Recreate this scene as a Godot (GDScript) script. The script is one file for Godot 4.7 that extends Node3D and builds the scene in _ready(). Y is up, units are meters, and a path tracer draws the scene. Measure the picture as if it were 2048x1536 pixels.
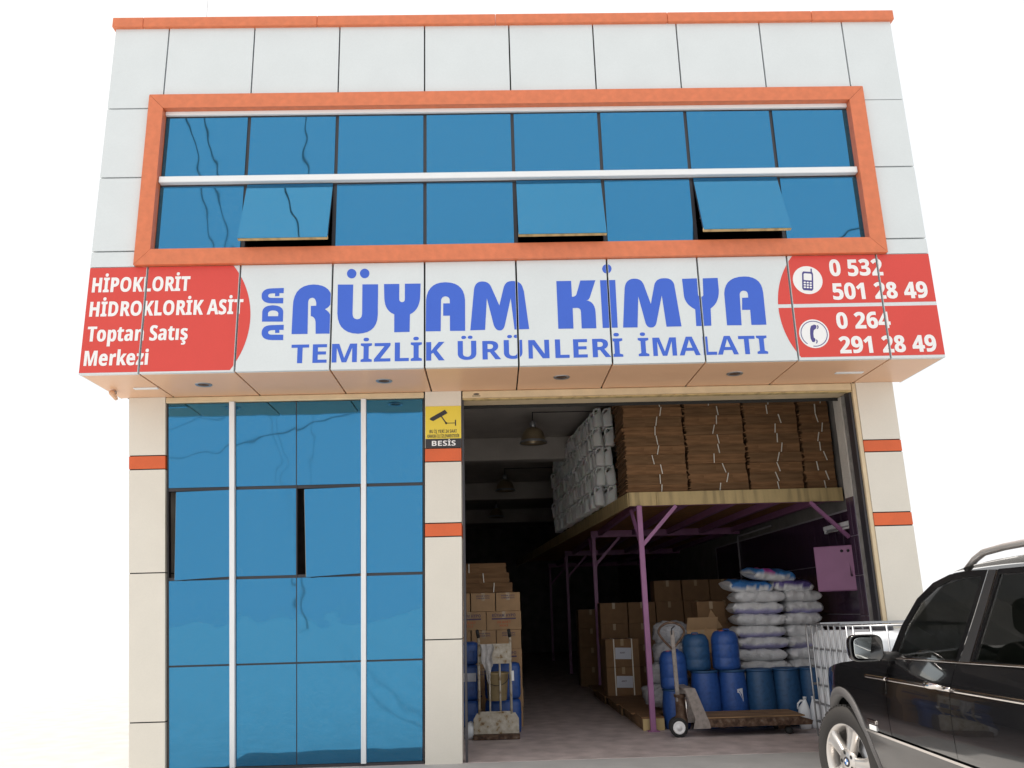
extends Node3D
# A two-storey trade building with a red, white and blue fascia, an open store on the right, a black car in front.
# Origin: on the ground under the third fascia joint, z = 0 is the upper front, metres.

const SOFFIT := 3.843
const RECESS := -0.95
var taken := {}
var M := {}
var T := {}
var rng := RandomNumberGenerator.new()

func _ready():
	rng.seed = 20
	view_and_light()
	make_textures()
	make_materials()
	ground_and_street()
	building()
	fascia_sign()
	shopfront()
	store_hall()
	loft_and_goods()
	left_goods()
	right_goods()
	trucks()
	car()

func view_and_light():
	var cam := Camera3D.new(); cam.name = "camera"
	cam.rotation_order = EULER_ORDER_YXZ
	cam.position = Vector3(0.657, 1.45, 8.232)
	cam.rotation_degrees = Vector3(14.9915, -1.5165, -1.5845)
	cam.fov = 48.6235; cam.near = 0.05; cam.far = 3000.0
	add_child(cam); cam.make_current()
	var env := Environment.new()
	env.background_mode = Environment.BG_SKY
	var sm := ProceduralSkyMaterial.new()
	sm.sky_top_color = Color(0.97, 0.985, 1.0)
	sm.sky_horizon_color = Color(1.0, 1.0, 1.0)
	sm.sky_curve = 0.12
	sm.ground_bottom_color = Color(0.8, 0.79, 0.77)
	sm.ground_horizon_color = Color(1.0, 1.0, 1.0)
	sm.sun_angle_max = 78.0; sm.sun_curve = 0.8
	sm.energy_multiplier = 1.0
	var sky := Sky.new(); sky.sky_material = sm
	env.sky = sky
	env.background_energy_multiplier = 1.0
	env.tonemap_mode = Environment.TONE_MAPPER_LINEAR
	env.tonemap_exposure = 1.08
	env.sdfgi_enabled = true; env.ssao_enabled = true; env.ssil_enabled = true
	var we := WorldEnvironment.new(); we.name = "world_environment"; we.environment = env
	add_child(we)
	var sun := DirectionalLight3D.new(); sun.name = "sun"
	sun.light_energy = 1.4; sun.light_color = Color(1.0, 0.97, 0.93)
	sun.light_angular_distance = 0.6; sun.shadow_enabled = true
	add_child(sun)
	sun.look_at_from_position(Vector3(-3.4, 10.0, -0.12), Vector3.ZERO, Vector3(0, 0, 1))

# ---------------------------------------------------------------- naming
func numbered(n: String) -> String:
	var k: int = taken.get(n, 0)
	taken[n] = k + 1
	return n if k == 0 else "%s_%03d" % [n, k]

func tag(o, label: String, category: String, group := ""):
	o.set_meta("label", label); o.set_meta("category", category)
	if group != "": o.set_meta("group", group)

func thing(called: String, label: String, category: String, at := Vector3.ZERO, turn := 0.0, group := "") -> Node3D:
	var o := Node3D.new()
	o.name = numbered(called); add_child(o)
	o.position = at; o.rotation.y = turn
	tag(o, label, category, group)
	return o

func part(parent: Node, called: String, mesh: Mesh, m: Material, at := Vector3.ZERO, rot := Vector3.ZERO) -> MeshInstance3D:
	var o := MeshInstance3D.new()
	var key := "%d/%s" % [parent.get_instance_id(), called]
	var k: int = taken.get(key, 0)
	taken[key] = k + 1
	o.name = called if k == 0 else "%s_%03d" % [called, k]
	o.mesh = mesh; o.material_override = m
	o.position = at; o.rotation = rot
	parent.add_child(o)
	return o

func struct(called: String, mesh: Mesh, m: Material, at := Vector3.ZERO) -> MeshInstance3D:
	var o := MeshInstance3D.new()
	o.name = numbered(called); o.mesh = mesh; o.material_override = m; o.position = at
	add_child(o)
	o.set_meta("kind", "structure")
	return o

func copy(root: Node3D, at: Vector3, turn: float, label: String, called := "") -> Node3D:
	var r: Node3D = root.duplicate()
	r.name = numbered(called if called != "" else String(root.name).rstrip("0123456789").trim_suffix("_"))
	add_child(r); r.position = at; r.rotation.y = turn
	r.set_meta("label", label)
	return r

# ---------------------------------------------------------------- shapes
func mb(smooth := false) -> SurfaceTool:
	var st := SurfaceTool.new()
	st.begin(Mesh.PRIMITIVE_TRIANGLES)
	st.set_smooth_group(0 if smooth else -1)
	return st

func done(st: SurfaceTool) -> ArrayMesh:
	st.generate_normals()
	return st.commit()

func tri(st: SurfaceTool, a: Vector3, b: Vector3, c: Vector3):   # a, b, c run counter-clockwise seen from outside
	st.add_vertex(a); st.add_vertex(c); st.add_vertex(b)

func quad(st: SurfaceTool, a: Vector3, b: Vector3, c: Vector3, d: Vector3):
	tri(st, a, b, c); tri(st, a, c, d)

func face(st: SurfaceTool, p: Array, inside: Vector3):
	var n: Vector3 = (p[1] - p[0]).cross(p[2] - p[0])
	var flip: bool = n.dot(p[0] - inside) < 0.0
	for i in range(1, p.size() - 1):
		if flip: tri(st, p[0], p[i + 1], p[i])
		else: tri(st, p[0], p[i], p[i + 1])

func add_box(st: SurfaceTool, c: Vector3, s: Vector3, b := 0.0, basis := Basis.IDENTITY):
	var h := s * 0.5
	var v := func(sx: float, sy: float, sz: float, ax: int) -> Vector3:
		var p := Vector3(sx * h.x, sy * h.y, sz * h.z)
		if b > 0.0:
			if ax != 0: p.x -= sx * b
			if ax != 1: p.y -= sy * b
			if ax != 2: p.z -= sz * b
		return c + basis * p
	for q in [-1.0, 1.0]:
		face(st, [v.call(q, -1, -1, 0), v.call(q, 1, -1, 0), v.call(q, 1, 1, 0), v.call(q, -1, 1, 0)], c)
		face(st, [v.call(-1, q, -1, 1), v.call(1, q, -1, 1), v.call(1, q, 1, 1), v.call(-1, q, 1, 1)], c)
		face(st, [v.call(-1, -1, q, 2), v.call(1, -1, q, 2), v.call(1, 1, q, 2), v.call(-1, 1, q, 2)], c)
	if b <= 0.0: return
	for q in [-1.0, 1.0]:
		for r in [-1.0, 1.0]:
			face(st, [v.call(q, r, -1, 0), v.call(q, r, 1, 0), v.call(q, r, 1, 1), v.call(q, r, -1, 1)], c)
			face(st, [v.call(q, -1, r, 0), v.call(q, 1, r, 0), v.call(q, 1, r, 2), v.call(q, -1, r, 2)], c)
			face(st, [v.call(-1, q, r, 1), v.call(1, q, r, 1), v.call(1, q, r, 2), v.call(-1, q, r, 2)], c)
			for t in [-1.0, 1.0]:
				face(st, [v.call(q, r, t, 0), v.call(q, r, t, 1), v.call(q, r, t, 2)], c)

var box_cache := {}
func box(s: Vector3, b := 0.0) -> ArrayMesh:
	var key := "%s|%s" % [s, b]
	if not box_cache.has(key):
		var st := mb()
		add_box(st, Vector3.ZERO, s, b)
		box_cache[key] = done(st)
	return box_cache[key]

func box2(a: Vector3, b: Vector3, bev := 0.0) -> ArrayMesh:      # between two corners
	var st := mb()
	add_box(st, (a + b) * 0.5, (b - a).abs(), bev)
	return done(st)

func add_prism(st: SurfaceTool, poly: PackedVector2Array, z0: float, z1: float, xf := Transform3D.IDENTITY):   # polygon in x, y pulled from z0 to z1
	var idx := Geometry2D.triangulate_polygon(poly)
	var area := 0.0
	for i in poly.size():
		area += poly[i].cross(poly[(i + 1) % poly.size()])
	var ccw := area > 0.0
	for i in range(0, idx.size(), 3):
		var a := poly[idx[i]]; var b := poly[idx[i + 1]]; var c := poly[idx[i + 2]]
		if (b - a).cross(c - a) < 0.0:
			var t := b; b = c; c = t
		tri(st, xf * Vector3(a.x, a.y, z1), xf * Vector3(b.x, b.y, z1), xf * Vector3(c.x, c.y, z1))
		tri(st, xf * Vector3(a.x, a.y, z0), xf * Vector3(c.x, c.y, z0), xf * Vector3(b.x, b.y, z0))
	for i in poly.size():
		var a := poly[i]; var b := poly[(i + 1) % poly.size()]
		if not ccw:
			var t := a; a = b; b = t
		quad(st, xf * Vector3(a.x, a.y, z0), xf * Vector3(b.x, b.y, z0), xf * Vector3(b.x, b.y, z1), xf * Vector3(a.x, a.y, z1))

func prism(points: Array, z0: float, z1: float) -> ArrayMesh:
	var st := mb()
	add_prism(st, pv(points), z0, z1)
	return done(st)

func pv(flat: Array) -> PackedVector2Array:
	var p := PackedVector2Array()
	for i in range(0, flat.size(), 2): p.append(Vector2(flat[i], flat[i + 1]))
	return p

func glass_sheet(bl: Vector2, br: Vector2, tr: Vector2, tl: Vector2, seed_: int) -> ArrayMesh:   # rolled glass: the front face is a fraction of a millimetre out of true
	var n := FastNoiseLite.new(); n.seed = seed_; n.frequency = 1.9; n.fractal_octaves = 2
	var st := mb(true)
	var rows := []
	for i in 25:
		var row := []
		for k in 25:
			var u := k / 24.0; var v := i / 24.0
			var p := bl.lerp(br, u).lerp(tl.lerp(tr, u), v)
			row.append(Vector3(p.x, p.y, 0.00085 * n.get_noise_2d(p.x + 7.0 * seed_, p.y)))
		rows.append(row)
	add_grid(st, rows)
	st.set_smooth_group(-1)
	var c := [bl, br, tr, tl]
	for i in 4:
		var a: Vector2 = c[i]; var b: Vector2 = c[(i + 1) % 4]
		quad(st, Vector3(a.x, a.y, -0.012), Vector3(b.x, b.y, -0.012), Vector3(b.x, b.y, 0), Vector3(a.x, a.y, 0))
	quad(st, Vector3(tl.x, tl.y, -0.012), Vector3(tr.x, tr.y, -0.012), Vector3(br.x, br.y, -0.012), Vector3(bl.x, bl.y, -0.012))
	return done(st)

func glass_rect(w: float, h: float, seed_: int) -> ArrayMesh:
	return glass_sheet(Vector2(-w, -h) * 0.5, Vector2(w, -h) * 0.5, Vector2(w, h) * 0.5, Vector2(-w, h) * 0.5, seed_)

func add_tube(st: SurfaceTool, pts: Array, r, n := 8, capped := true):
	var rings := []
	var up := Vector3.UP
	for i in pts.size():
		var d: Vector3
		if i == 0: d = pts[1] - pts[0]
		elif i == pts.size() - 1: d = pts[i] - pts[i - 1]
		else: d = (pts[i] - pts[i - 1]).normalized() + (pts[i + 1] - pts[i]).normalized()
		d = d.normalized()
		if i == 0: up = Vector3.RIGHT if absf(d.y) > 0.9 else Vector3.UP
		var x := d.cross(up).normalized()
		var y := x.cross(d).normalized()
		up = y
		var rr: float = r[i] if r is Array else r
		var ring := []
		for k in n:
			var a := TAU * k / n
			ring.append(pts[i] + (x * cos(a) + y * sin(a)) * rr)
		rings.append(ring)
	for i in pts.size() - 1:
		for k in n:
			quad(st, rings[i][k], rings[i][(k + 1) % n], rings[i + 1][(k + 1) % n], rings[i + 1][k])
	if capped:
		for k in range(1, n - 1):
			tri(st, rings[0][0], rings[0][k + 1], rings[0][k])
			tri(st, rings[-1][0], rings[-1][k], rings[-1][k + 1])

func tube(pts: Array, r, n := 8) -> ArrayMesh:
	var st := mb(true)
	add_tube(st, pts, r, n)
	return done(st)

func add_lathe(st: SurfaceTool, prof: Array, n := 24, xf := Transform3D.IDENTITY):   # prof: Vector2(radius, height) from bottom to top
	for i in prof.size() - 1:
		var p: Vector2 = prof[i]; var q: Vector2 = prof[i + 1]
		for k in n:
			var a := TAU * k / n; var b := TAU * (k + 1) / n
			var v0 := xf * Vector3(cos(a) * p.x, p.y, sin(a) * p.x); var v1 := xf * Vector3(cos(b) * p.x, p.y, sin(b) * p.x)
			var w0 := xf * Vector3(cos(a) * q.x, q.y, sin(a) * q.x); var w1 := xf * Vector3(cos(b) * q.x, q.y, sin(b) * q.x)
			if p.x > 0.0001: tri(st, v0, w1, v1)
			if q.x > 0.0001: tri(st, v0, w0, w1)

func lathe(prof: Array, n := 24) -> ArrayMesh:
	var st := mb(true)
	add_lathe(st, prof, n)
	return done(st)

func add_grid(st: SurfaceTool, rows: Array, closed := false):     # rows of points; neighbours joined
	for i in rows.size() - 1:
		var n: int = rows[i].size()
		for k in (n if closed else n - 1):
			var l := (k + 1) % n
			quad(st, rows[i][k], rows[i][l], rows[i + 1][l], rows[i + 1][k])

func loft(secs: Array, n := 20, power := 4.0, caps := true) -> ArrayMesh:   # secs: [y, half width, half depth, x shift]; superellipse rings going up
	var st := mb(true)
	var rows := []
	for s in secs:
		var ring := []
		for k in n:
			var a := TAU * k / n
			var c := cos(a); var d := sin(a)
			var e := 2.0 / power
			ring.append(Vector3(s[3] + s[1] * signf(c) * pow(absf(c), e), s[0], -s[2] * signf(d) * pow(absf(d), e)))
		rows.append(ring)
	add_grid(st, rows, true)
	if caps:
		for k in range(1, n - 1):
			tri(st, rows[0][0], rows[0][k + 1], rows[0][k])
			tri(st, rows[-1][0], rows[-1][k], rows[-1][k + 1])
	return done(st)

# ---------------------------------------------------------------- lettering
var font_bold: Font
var font_heavy: FontVariation
func text_tris(words: String, x0: float, x1: float, base: float, cap: float, heavy := false) -> Array:   # flat triangles (Vector2), fitted to a width and a capital height
	if font_bold == null:
		var sf := SystemFont.new()
		sf.font_names = PackedStringArray(["Droid Sans"]); sf.font_weight = 700
		font_bold = sf
		font_heavy = FontVariation.new()
		font_heavy.base_font = sf; font_heavy.variation_embolden = 0.5
	var raw := _raw_text(words, heavy)
	var ref := _raw_text("H", heavy)
	var lo := 1e9; var hi := -1e9; var hb := 1e9; var ht := -1e9
	for p in raw:
		lo = minf(lo, p.x); hi = maxf(hi, p.x)
	for p in ref:
		hb = minf(hb, p.y); ht = maxf(ht, p.y)
	var out := []
	for p in raw:
		out.append(Vector2(x0 + (p.x - lo) / (hi - lo) * (x1 - x0), base + (p.y - hb) / (ht - hb) * cap))
	return out

func _raw_text(words: String, heavy := false) -> Array:
	var tm := TextMesh.new()
	tm.font = font_heavy if heavy else font_bold; tm.text = words; tm.font_size = 64; tm.pixel_size = 0.01; tm.depth = 0.0; tm.curve_step = 0.6
	tm.horizontal_alignment = HORIZONTAL_ALIGNMENT_LEFT; tm.vertical_alignment = VERTICAL_ALIGNMENT_BOTTOM
	var a := tm.get_mesh_arrays()
	var v: PackedVector3Array = a[Mesh.ARRAY_VERTEX]
	var out := []
	var idx = a[Mesh.ARRAY_INDEX]
	if idx != null and idx.size() > 0:
		for i in idx: out.append(Vector2(v[i].x, v[i].y))
	else:
		for p in v: out.append(Vector2(p.x, p.y))
	return out

func pieces(tris: Array) -> Array:                                   # connected groups of triangles, one for each stroke of lettering
	var root := {}
	var find := func(k):
		while root[k] != k: k = root[k]
		return k
	var key := func(p: Vector2) -> Vector2i: return Vector2i((p * 20000.0).round())
	for i in range(0, tris.size(), 3):
		var k := [key.call(tris[i]), key.call(tris[i + 1]), key.call(tris[i + 2])]
		for q in k:
			if not root.has(q): root[q] = q
		for q in [k[1], k[2]]:
			root[find.call(q)] = find.call(k[0])
	var groups := {}
	for i in range(0, tris.size(), 3):
		var r = find.call(key.call(tris[i]))
		if not groups.has(r): groups[r] = []
		groups[r].append_array([tris[i], tris[i + 1], tris[i + 2]])
	return groups.values()

func poly_tris(poly: PackedVector2Array) -> Array:
	var out := []
	for i in Geometry2D.triangulate_polygon(poly): out.append(poly[i])
	return out

func clip_x(poly: Array, x: float, keep_right: bool) -> Array:
	var out := []
	for i in poly.size():
		var a: Vector2 = poly[i]; var b: Vector2 = poly[(i + 1) % poly.size()]
		var ia := a.x >= x if keep_right else a.x <= x
		var ib := b.x >= x if keep_right else b.x <= x
		if ia: out.append(a)
		if ia != ib: out.append(a.lerp(b, (x - a.x) / (b.x - a.x)))
	return out

func flat_print(tris: Array, z: float, x0 := -1e9, x1 := 1e9) -> ArrayMesh:   # thin vinyl on a face looking towards +z, cut to x0..x1
	var st := mb()
	var any := false
	for i in range(0, tris.size(), 3):
		var p := [tris[i], tris[i + 1], tris[i + 2]]
		if minf(p[0].x, minf(p[1].x, p[2].x)) > x1 or maxf(p[0].x, maxf(p[1].x, p[2].x)) < x0: continue
		p = clip_x(clip_x(p, x0, true), x1, false)
		for k in range(1, p.size() - 1):
			var a: Vector2 = p[0]; var b: Vector2 = p[k]; var c: Vector2 = p[k + 1]
			var w := (b - a).cross(c - a)
			if absf(w) < 1e-9: continue
			any = true
			if w < 0.0:
				var t := b; b = c; c = t
			tri(st, Vector3(a.x, a.y, z), Vector3(b.x, b.y, z), Vector3(c.x, c.y, z))
	return done(st) if any else null

func disc(cx: float, cy: float, rx: float, ry: float, n := 36) -> PackedVector2Array:
	var p := PackedVector2Array()
	for k in n: p.append(Vector2(cx + rx * cos(TAU * k / n), cy + ry * sin(TAU * k / n)))
	return p

# ---------------------------------------------------------------- materials
func noise_image(size: int, freq: float, octaves: int, seed_: int, stretch := Vector2.ONE, kind := FastNoiseLite.TYPE_SIMPLEX_SMOOTH) -> Image:   # seamless grey 0..1
	var n := FastNoiseLite.new()
	n.noise_type = kind; n.seed = seed_; n.frequency = freq
	n.fractal_type = FastNoiseLite.FRACTAL_FBM; n.fractal_octaves = octaves
	var raw := n.get_seamless_image(size, size, false, false, 0.25, true)
	raw.convert(Image.FORMAT_RGB8)
	if stretch != Vector2.ONE:                                       # draw it out along one axis
		var w := int(size / stretch.x); var h := int(size / stretch.y)
		raw.resize(w, h, Image.INTERPOLATE_CUBIC)
		var cut := Image.create(size, size, false, Image.FORMAT_RGB8)
		cut.blit_rect(raw, Rect2i(0, 0, size, size), Vector2i.ZERO)
		raw = cut
	var im := raw
	return im

func ramp_tex(im: Image, stops: Array, grain := 0.0) -> ImageTexture:     # stops: [value, Color] in order
	var out := Image.create(im.get_width(), im.get_height(), false, Image.FORMAT_RGB8)
	var r := RandomNumberGenerator.new(); r.seed = 5
	for y in im.get_height():
		for x in im.get_width():
			var v := im.get_pixel(x, y).r
			var c: Color = stops[-1][1]
			if v <= stops[0][0]: c = stops[0][1]
			else:
				for i in range(1, stops.size()):
					if v < stops[i][0]:
						c = stops[i - 1][1].lerp(stops[i][1], (v - stops[i - 1][0]) / (stops[i][0] - stops[i - 1][0]))
						break
			if grain > 0.0:
				var g := 1.0 + r.randf_range(-grain, grain)
				c = Color(c.r * g, c.g * g, c.b * g)
			out.set_pixel(x, y, c)
	out.generate_mipmaps()
	return ImageTexture.create_from_image(out)

func make_textures():
	var soft := noise_image(256, 0.016, 5, 3)
	var fine := noise_image(256, 0.09, 3, 11)
	var streak := noise_image(256, 0.035, 3, 21, Vector2(1.0, 0.12))
	var flow := noise_image(256, 0.03, 4, 33, Vector2(0.1, 1.0))
	var W := func(v: float) -> Color: return Color(v, v, v)
	T.soft = ramp_tex(soft, [[0.1, W.call(0.93)], [0.9, W.call(1.0)]], 0.012)
	T.panel = ramp_tex(soft, [[0.0, W.call(0.978)], [1.0, W.call(1.0)]], 0.006)
	T.mottle = ramp_tex(soft, [[0.05, W.call(0.80)], [0.5, W.call(0.91)], [0.95, W.call(1.0)]], 0.03)
	T.grime = ramp_tex(noise_image(256, 0.03, 5, 15), [[0.05, W.call(0.80)], [0.4, W.call(0.92)], [0.9, W.call(1.0)]], 0.04)
	T.fine = ramp_tex(fine, [[0.2, W.call(0.78)], [0.8, W.call(1.0)]], 0.05)
	T.streak = ramp_tex(streak, [[0.15, W.call(0.8)], [0.5, W.call(0.95)], [0.85, W.call(1.0)]], 0.02)
	T.flow = ramp_tex(flow, [[0.15, W.call(0.62)], [0.5, W.call(0.86)], [0.85, W.call(1.0)]], 0.04)
	T.rusty = ramp_tex(noise_image(256, 0.025, 5, 41), [[0.06, Color(0.36, 0.26, 0.15)], [0.18, Color(0.55, 0.45, 0.31)], [0.30, Color(0.68, 0.64, 0.57)], [0.9, Color(0.80, 0.78, 0.74)]], 0.05)
	T.rustdark = ramp_tex(noise_image(256, 0.03, 5, 43), [[0.2, Color(0.24, 0.17, 0.13)], [0.5, Color(0.36, 0.27, 0.21)], [0.75, Color(0.43, 0.35, 0.29)], [0.95, Color(0.50, 0.45, 0.41)]], 0.06)
	T.card = ramp_tex(flow, [[0.15, Color(0.80, 0.78, 0.74)], [0.6, Color(0.95, 0.95, 0.94)], [0.85, W.call(1.0)]], 0.03)
	# dust on the tilted panes: fine specks, the same all over
	var dust := Image.create(256, 256, false, Image.FORMAT_RGB8)
	var clean := Image.create(256, 256, false, Image.FORMAT_RGB8)
	var r := RandomNumberGenerator.new(); r.seed = 77
	for y in 256:
		for x in 256:
			var d := 1.0 if r.randf() < 0.015 + 0.03 * soft.get_pixel(x, y).r else 0.0
			dust.set_pixel(x, y, Color(0.040, 0.215, 0.405).linear_to_srgb().lerp(Color(0.86, 0.87, 0.83), d))
			clean.set_pixel(x, y, Color(1.0 - d, 1.0 - d, 1.0 - d))
	T.dust = ImageTexture.create_from_image(dust)
	T.clean = ImageTexture.create_from_image(clean)
	# slow waves of rolled glass, and crinkles
	var nrm := noise_image(256, 0.012, 2, 51)
	nrm.bump_map_to_normal_map(1.0)
	T.wave = ImageTexture.create_from_image(nrm)
	var cr := noise_image(256, 0.05, 4, 61)
	cr.bump_map_to_normal_map(6.0)
	T.crinkle = ImageTexture.create_from_image(cr)
	var gr := noise_image(256, 0.16, 3, 71)
	gr.bump_map_to_normal_map(2.5)
	T.rough = ImageTexture.create_from_image(gr)

func lin(r: float, g: float, b: float) -> Color:
	return Color(r, g, b).linear_to_srgb()

func mat(c: Color, rough := 0.6, metal := 0.0, tex = null, scale := 1.0, normal = null, nscale := 1.0) -> StandardMaterial3D:
	var m := StandardMaterial3D.new()
	m.albedo_color = c; m.roughness = rough; m.metallic = metal
	if tex != null or normal != null:
		m.uv1_triplanar = true; m.uv1_world_triplanar = true
		m.uv1_scale = Vector3.ONE * scale
	if tex != null: m.albedo_texture = tex
	if normal != null:
		m.normal_enabled = true; m.normal_texture = normal; m.normal_scale = nscale
	return m

func make_materials():
	M.panel = mat(lin(0.69, 0.738, 0.757), 0.38, 0.0, T.panel, 0.35)
	M.cream = mat(lin(0.74, 0.70, 0.62), 0.45, 0.0, T.panel, 0.4)
	M.soffit = mat(lin(0.78, 0.48, 0.30), 0.4, 0.0, T.panel, 0.4)
	M.headcream = mat(lin(0.72, 0.58, 0.38), 0.45, 0.0, T.soft, 0.8)
	M.gap = mat(lin(0.02, 0.02, 0.02), 0.9)
	M.orange = mat(lin(0.72, 0.20, 0.085), 0.38, 0.0, T.soft, 2.0)
	M.band = mat(lin(0.74, 0.13, 0.03), 0.4, 0.0, T.soft, 0.5)
	M.red = mat(lin(0.68, 0.06, 0.045), 0.4, 0.0, T.panel, 0.5)
	M.blue = mat(lin(0.040, 0.125, 0.62), 0.4, 0.0, T.panel, 0.5)
	M.navy = mat(lin(0.07, 0.06, 0.24), 0.45)
	M.vinyl = mat(lin(0.84, 0.84, 0.84), 0.4)
	M.glass = mat(Color.WHITE, 0.03, 1.0, T.dust, 7.0)
	M.glass.metallic_texture = T.clean
	M.whitebar = mat(lin(0.82, 0.84, 0.86), 0.35, 0.0, T.panel, 0.6)
	M.darkframe = mat(lin(0.035, 0.033, 0.04), 0.4)
	M.aluminium = mat(lin(0.62, 0.63, 0.65), 0.35, 0.6)
	M.render = mat(lin(0.24, 0.23, 0.22), 0.9, 0.0, T.mottle, 0.5)
	M.plaster = mat(lin(0.50, 0.47, 0.43), 0.9, 0.0, T.soft, 0.6, T.rough, 0.4)
	M.cement = mat(lin(0.28, 0.27, 0.26), 0.95, 0.0, T.mottle, 1.6, T.rough, 0.8)
	M.ceiling = mat(lin(0.60, 0.56, 0.52), 0.9, 0.0, T.soft, 0.4)
	M.tile = mat(lin(0.055, 0.03, 0.058), 0.18, 0.0, T.soft, 1.2)
	M.grout = mat(lin(0.36, 0.34, 0.38), 0.9)
	M.floor = mat(lin(0.64, 0.545, 0.535), 0.55, 0.0, T.mottle, 0.7)
	M.ground = mat(lin(0.50, 0.494, 0.488), 0.9, 0.0, T.soft, 0.5)
	M.purple = mat(lin(0.36, 0.15, 0.31), 0.45, 0.0, T.soft, 1.0)
	M.fasciawood = mat(lin(0.56, 0.42, 0.20), 0.6, 0.0, T.streak, 0.9)
	M.plank = mat(lin(0.34, 0.20, 0.10), 0.8, 0.0, T.flow, 1.3)
	M.ply = mat(lin(0.42, 0.20, 0.07), 0.75, 0.0, T.mottle, 1.1)
	M.kraft = mat(lin(0.30, 0.155, 0.07), 0.85, 0.0, T.card, 2.6)
	M.kraft2 = mat(lin(0.24, 0.13, 0.06), 0.85, 0.0, T.card, 2.2)
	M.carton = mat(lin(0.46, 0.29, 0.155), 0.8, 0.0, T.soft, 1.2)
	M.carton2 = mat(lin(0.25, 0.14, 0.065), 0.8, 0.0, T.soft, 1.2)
	M.tape = mat(lin(0.42, 0.30, 0.18), 0.25)
	M.strap = mat(lin(0.78, 0.74, 0.66), 0.5)
	M.print = mat(lin(0.10, 0.07, 0.13), 0.7)
	M.printorange = mat(lin(0.55, 0.14, 0.06), 0.7)
	M.paper = mat(lin(0.62, 0.64, 0.72), 0.7)
	M.hdpe = mat(lin(0.74, 0.75, 0.74), 0.42)
	M.hdpe.subsurf_scatter_enabled = true; M.hdpe.subsurf_scatter_strength = 0.15
	M.milk = mat(lin(0.80, 0.83, 0.87), 0.4, 0.0, T.panel, 1.0)
	M.drum = mat(lin(0.026, 0.095, 0.36), 0.42, 0.0, T.grime, 2.3)
	M.drumdark = mat(lin(0.022, 0.09, 0.22), 0.45, 0.0, T.grime, 2.3)
	M.capred = mat(lin(0.55, 0.13, 0.09), 0.5)
	M.sack = mat(lin(0.76, 0.75, 0.74), 0.5, 0.0, T.soft, 1.6, T.crinkle, 0.35)
	M.sackprint = mat(Color.WHITE, 0.42, 0.0, T.soft, 2.2, T.crinkle, 0.75)
	M.sackprint.vertex_color_use_as_albedo = true
	M.film = mat(lin(0.50, 0.50, 0.53), 0.22, 0.0, T.mottle, 2.0, T.crinkle, 1.2)
	M.rusty = mat(Color.WHITE, 0.7, 0.0, T.rusty, 1.6, T.rough, 0.4)
	M.rustdark = mat(Color.WHITE, 0.7, 0.2, T.rustdark, 1.6, T.rough, 0.4)
	M.truckgrey = mat(lin(0.33, 0.285, 0.26), 0.55, 0.0, T.grime, 2.0, T.rough, 0.3)
	M.steel = mat(lin(0.42, 0.43, 0.45), 0.35, 0.7, T.soft, 2.0)
	M.rubber = mat(lin(0.03, 0.03, 0.03), 0.8, 0.0, T.fine, 4.0)
	M.dirtyyellow = mat(lin(0.38, 0.29, 0.15), 0.6, 0.0, T.mottle, 2.0)
	M.rag = mat(lin(0.60, 0.58, 0.57), 0.95, 0.0, T.mottle, 3.0, T.crinkle, 0.6)
	M.yellow = mat(lin(0.80, 0.62, 0.06), 0.4)
	M.ink = mat(lin(0.03, 0.028, 0.035), 0.5)
	M.lampshade = mat(lin(0.34, 0.27, 0.17), 0.35, 0.5, T.soft, 3.0)
	M.wire = mat(lin(0.015, 0.015, 0.015), 0.6)
	M.pole = mat(lin(0.30, 0.29, 0.27), 0.9, 0.0, T.mottle, 0.8)
	M.paint = mat(lin(0.008, 0.008, 0.009), 0.12)
	M.paint.clearcoat_enabled = true; M.paint.clearcoat = 1.0; M.paint.clearcoat_roughness = 0.02
	M.trim = mat(lin(0.022, 0.022, 0.023), 0.45, 0.0, T.fine, 5.0)
	M.flare = mat(lin(0.13, 0.125, 0.125), 0.45, 0.0, T.fine, 5.0)
	M.cladding = mat(lin(0.05, 0.046, 0.045), 0.16)
	M.chrome = mat(lin(0.72, 0.68, 0.65), 0.14, 1.0)
	M.alloy = mat(lin(0.66, 0.63, 0.60), 0.32, 0.75)
	M.tyre = mat(lin(0.035, 0.032, 0.03), 0.75, 0.0, T.fine, 5.0)
	M.seat = mat(lin(0.16, 0.15, 0.14), 0.7)
	M.liner = mat(lin(0.02, 0.02, 0.02), 0.9)
	M.autoglass = mat(Color(0.02, 0.028, 0.022, 0.72), 0.02)
	M.autoglass.transparency = BaseMaterial3D.TRANSPARENCY_ALPHA
	M.mirror = mat(lin(0.75, 0.8, 0.8), 0.02, 1.0)
	M.roundelblue = mat(lin(0.05, 0.2, 0.55), 0.3)

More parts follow.
